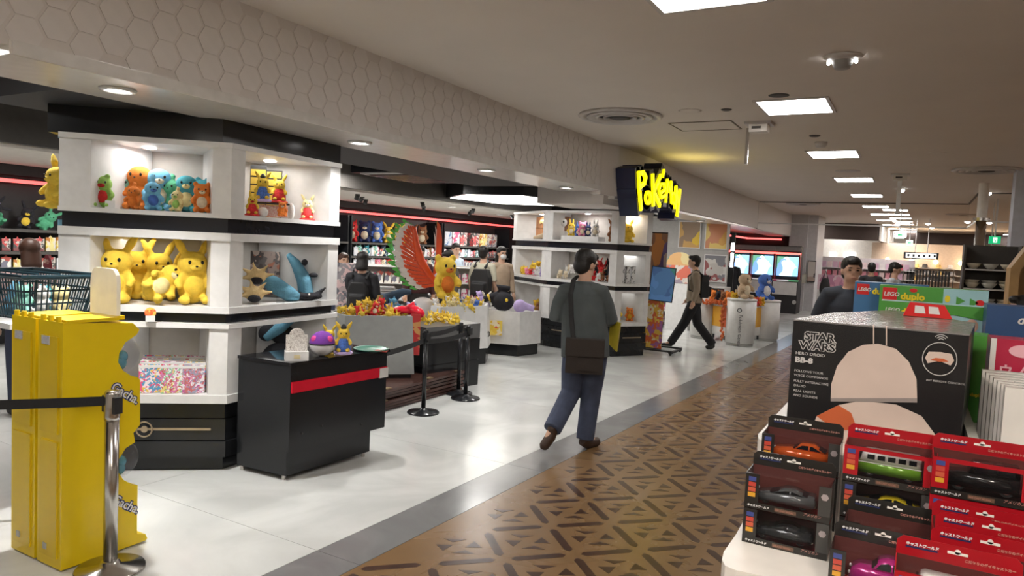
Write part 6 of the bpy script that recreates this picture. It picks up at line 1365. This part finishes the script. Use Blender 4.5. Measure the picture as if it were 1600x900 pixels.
# brown ceiling bodies and striped canopy
BR = mat('brown_bulkhead', (.065, .045, .038), .6)
a = AY(1282, 352, 29); b = AY(1371, 376, 29); struct(MB().box((a.x-2.0, 29, b.z), (b.x, 29.3, ZC)).build('trim_8', BR))
a = AY(1415, 385, 36); b = AY(1524, 403, 36); struct(MB().box((a.x, 36, b.z), (b.x+3, 36.3, ZC)).build('trim_9', BR))
t = thing('striped_canopy', 'row of white and brown slats running back under the ceiling left of the hanging signs', 'canopy', (0, 0, 0))
a = AY(1371, 376, 29)
for k in range(12): MB().box((a.x+.05+k*.02, 29+k*.6, a.z), (a.x+.12+k*.02, 29.3+k*.6, ZC)).build('slat', WHITE2 if k % 1 == 0 else BR, t)
MB().box((a.x-.02, 29.3, a.z+.02), (a.x+.03, 36, ZC)).build('backing', BR, t)
# pink stall beyond the pillar wall
t = thing('pink_goods_wall', 'pink and white packed goods wall beyond the entrance pillar', 'shelving', (-2.6, 27, 0))
MB().box((-.25, 0, 0), (2.6, .1, 1.75)).build('panel', mat('stall_white', (.55, .5, .5), .5), t)
for z in (.5, .8, 1.1, 1.4): MB().box((-.25, -.3, z-.02), (2.6, 0, z)).build('shelf', WHITE, t)
r = random.Random(8); pc = MB().box((-.07, -.05, 0), (.07, .05, .2)).mesh('carton')
PKM = [mat('pink%d' % k, c, .5) for k, c in enumerate(((.6, .25, .3), (.65, .5, .5), (.5, .08, .12), (.65, .6, .58), (.55, .35, .45)))]
for z in (.5, .8, 1.1, 1.4):
    for k in range(15):
        o = slot(obj('goods_carton', pc, None, None, (-2.75+.18*k, 26.85, z)), r.choice(PKM)); tag(o, 'small pink or white carton on the goods wall beyond the entrance pillar', 'box', 'pink cartons')
t = thing('pink_gondola', 'low pink and white stand in front of the goods wall', 'display stand', (-2.15, 23, 0)); MB().box((-.35, 0, 0), (.55, .4, .75)).build('base', WHITE, t); MB().box((-.35, 0, .75), (.5, .35, 1.2)).build('pink_goods', printed('pink_goods', [(.6, .3, .4), (.65, .5, .55), (.45, .2, .3)], 8), t)
q = AY(1285, 455, 20); t = thing('hanging_bag', 'black handbag hanging beside the pillar', 'bag', (q.x+.05, 20, .9)); MB().ell((0, 0, 0), (.13, .06, .28)).build('body', BLACKM, t, True); MB().tube([(-.08, 0, .2), (0, 0, .45), (.08, 0, .2)], .015, 6).build('handle', BLACKM, t)
t2 = thing('bag_stand', 'thin white stand carrying the black handbag', 'stand', (q.x+.05, 20.1, 0)); MB().cyl((0, 0, 0), .15, .02, 16).build('base', WHITE, t2); MB().tube([(0, 0, .02), (0, 0, 1.4)], .012, 8).build('pole', WHITE, t2); MB().tube([(0, 0, 1.36), (0, -.12, 1.36)], .012, 8).build('hook', WHITE, t2)
# window like bright panels on the far left wall
for k, (x0, x1) in enumerate(((1296, 1305), (1319, 1336))):
    a = AY(x0, 394, 34); b = AY(x1, 412, 34); o = MB().box((a.x, 34, b.z), (b.x, 34.05, a.z)).build('window_%d' % (k+1), mat('bright_panel', (1, 1, 1), .5, emit=(.9, .95, 1), es=1.3)); struct(o)
struct(MB().box((-9, 34.1, 0), (-1.3, 34.3, ZC)).build('wall_far_left', WHITE2))
# hat and clothes shop at the far end
HW = mat('hat_wall', (.50, .40, .32), .6)
struct(MB().box((-1.6, 33, 0), (5.2, 33.2, 2.45)).build('wall_hat_shop', HW))
lampw = mat('warm_glow', (1, .8, .5), .5, emit=(1, .75, .45), es=7)
r = random.Random(12)
for k in range(7): 
    x = -1.0+.85*k; t = thing('wall_lamp', 'small warm wall lamp above the hats in the far shop', 'lamp', (x, 32.9, 1.75), 0, 'wall lamps of the hat shop'); MB().ell((0, 0, 0), (.09, .05, .09)).build('bulb', lampw, t, True); MB().box((-.02, 0, -.02), (.02, .1, .02)).build('bracket', BLACKM, t)
for x in (.0, 1.8, 3.6): lamp('POINT', (x, 32.3, 1.9), 25, .1, (1, .75, .5))
hm = [mat('hat%d' % k, c, .8) for k, c in enumerate(((.03, .03, .03), (.45, .42, .4), (.10, .07, .05), (.5, .35, .12), (.25, .25, .27)))]
hat = MB().lathe([(.17, 0), (.18, .01), (.10, .03), (.095, .12), (.07, .15), (.001, .155)], n=14).mesh('hat', True)
for row, z in enumerate((1.0, 1.25, 1.5)):
    t = thing('hat_ledge', ['lowest', 'middle', 'top'][row]+' pale ledge for hats along the far shop wall', 'shelf', (0, 0, 0)); MB().box((-1.5, 32.6, z-.02), (5.0, 33, z)).build('board', WHITE2, t)
    for k in range(15):
        o = slot(obj('hat', hat, None, None, (-1.3+.43*k+r.uniform(-.08, .08), 32.75, z)), r.choice(hm)); tag(o, 'hat on the ledges of the far shop', 'hat', 'hats in the far shop')
for k in range(2):
    t = thing('clothes_rack', ['clothes rack with dark garments left in the far shop', 'clothes rack with mixed garments right in the far shop'][k], 'clothes rack', (.4+2.3*k, 27, 0)); MB().tube([(-.7, 0, 0), (-.7, 0, 1.5), (.7, 0, 1.5), (.7, 0, 0)], .02, 8).build('rail', CHROME, t)
    for j in range(14): MB().box((-.62+.09*j, -.2, .75), (-.57+.09*j, .2, 1.45)).build('garment', hm[r.randrange(5)] if k else hm[0], t, bev=.01)
t = thing('display_table', 'low table with pale folded goods before the far shop', 'table', (1.0, 16, 0)); MB().box((-1.0, 0, .95), (1.0, .8, 1.0)).build('top', WHITE, t)
for x in (-.95, .9):
    for y in (.05, .7): MB().box((x, y, 0), (x+.05, y+.05, .95)).build('leg', WHITE, t)
for k in range(9):
    o = MB().box((-.09, -.1, 0), (.09, .1, .12+.05*(k % 3))).build('folded_goods', PKM[k % 5] if k % 2 else mat('pale_goods', (.5, .52, .48), .6), loc=(.15+.2*k, 16.3, 1.0)); tag(o, 'folded goods on the low table before the far shop', 'goods', 'folded goods on the table')
t = thing('green_banner', 'white and green hanging banner beside the steel column', 'banner', AY(1547, 402, 18)); MB().box((-.25, 0, -.25), (.25, .01, .1)).build('white_part', WHITE, t); MB().box((-.25, 0, .1), (.25, .01, .25)).build('green_part', mat('banner_green', (.15, .28, .06), .5), t); MB().tube([(0, 0, .25), (0, 0, ZC-t.location.z)], .01, 6).build('cord', WHITE, t)
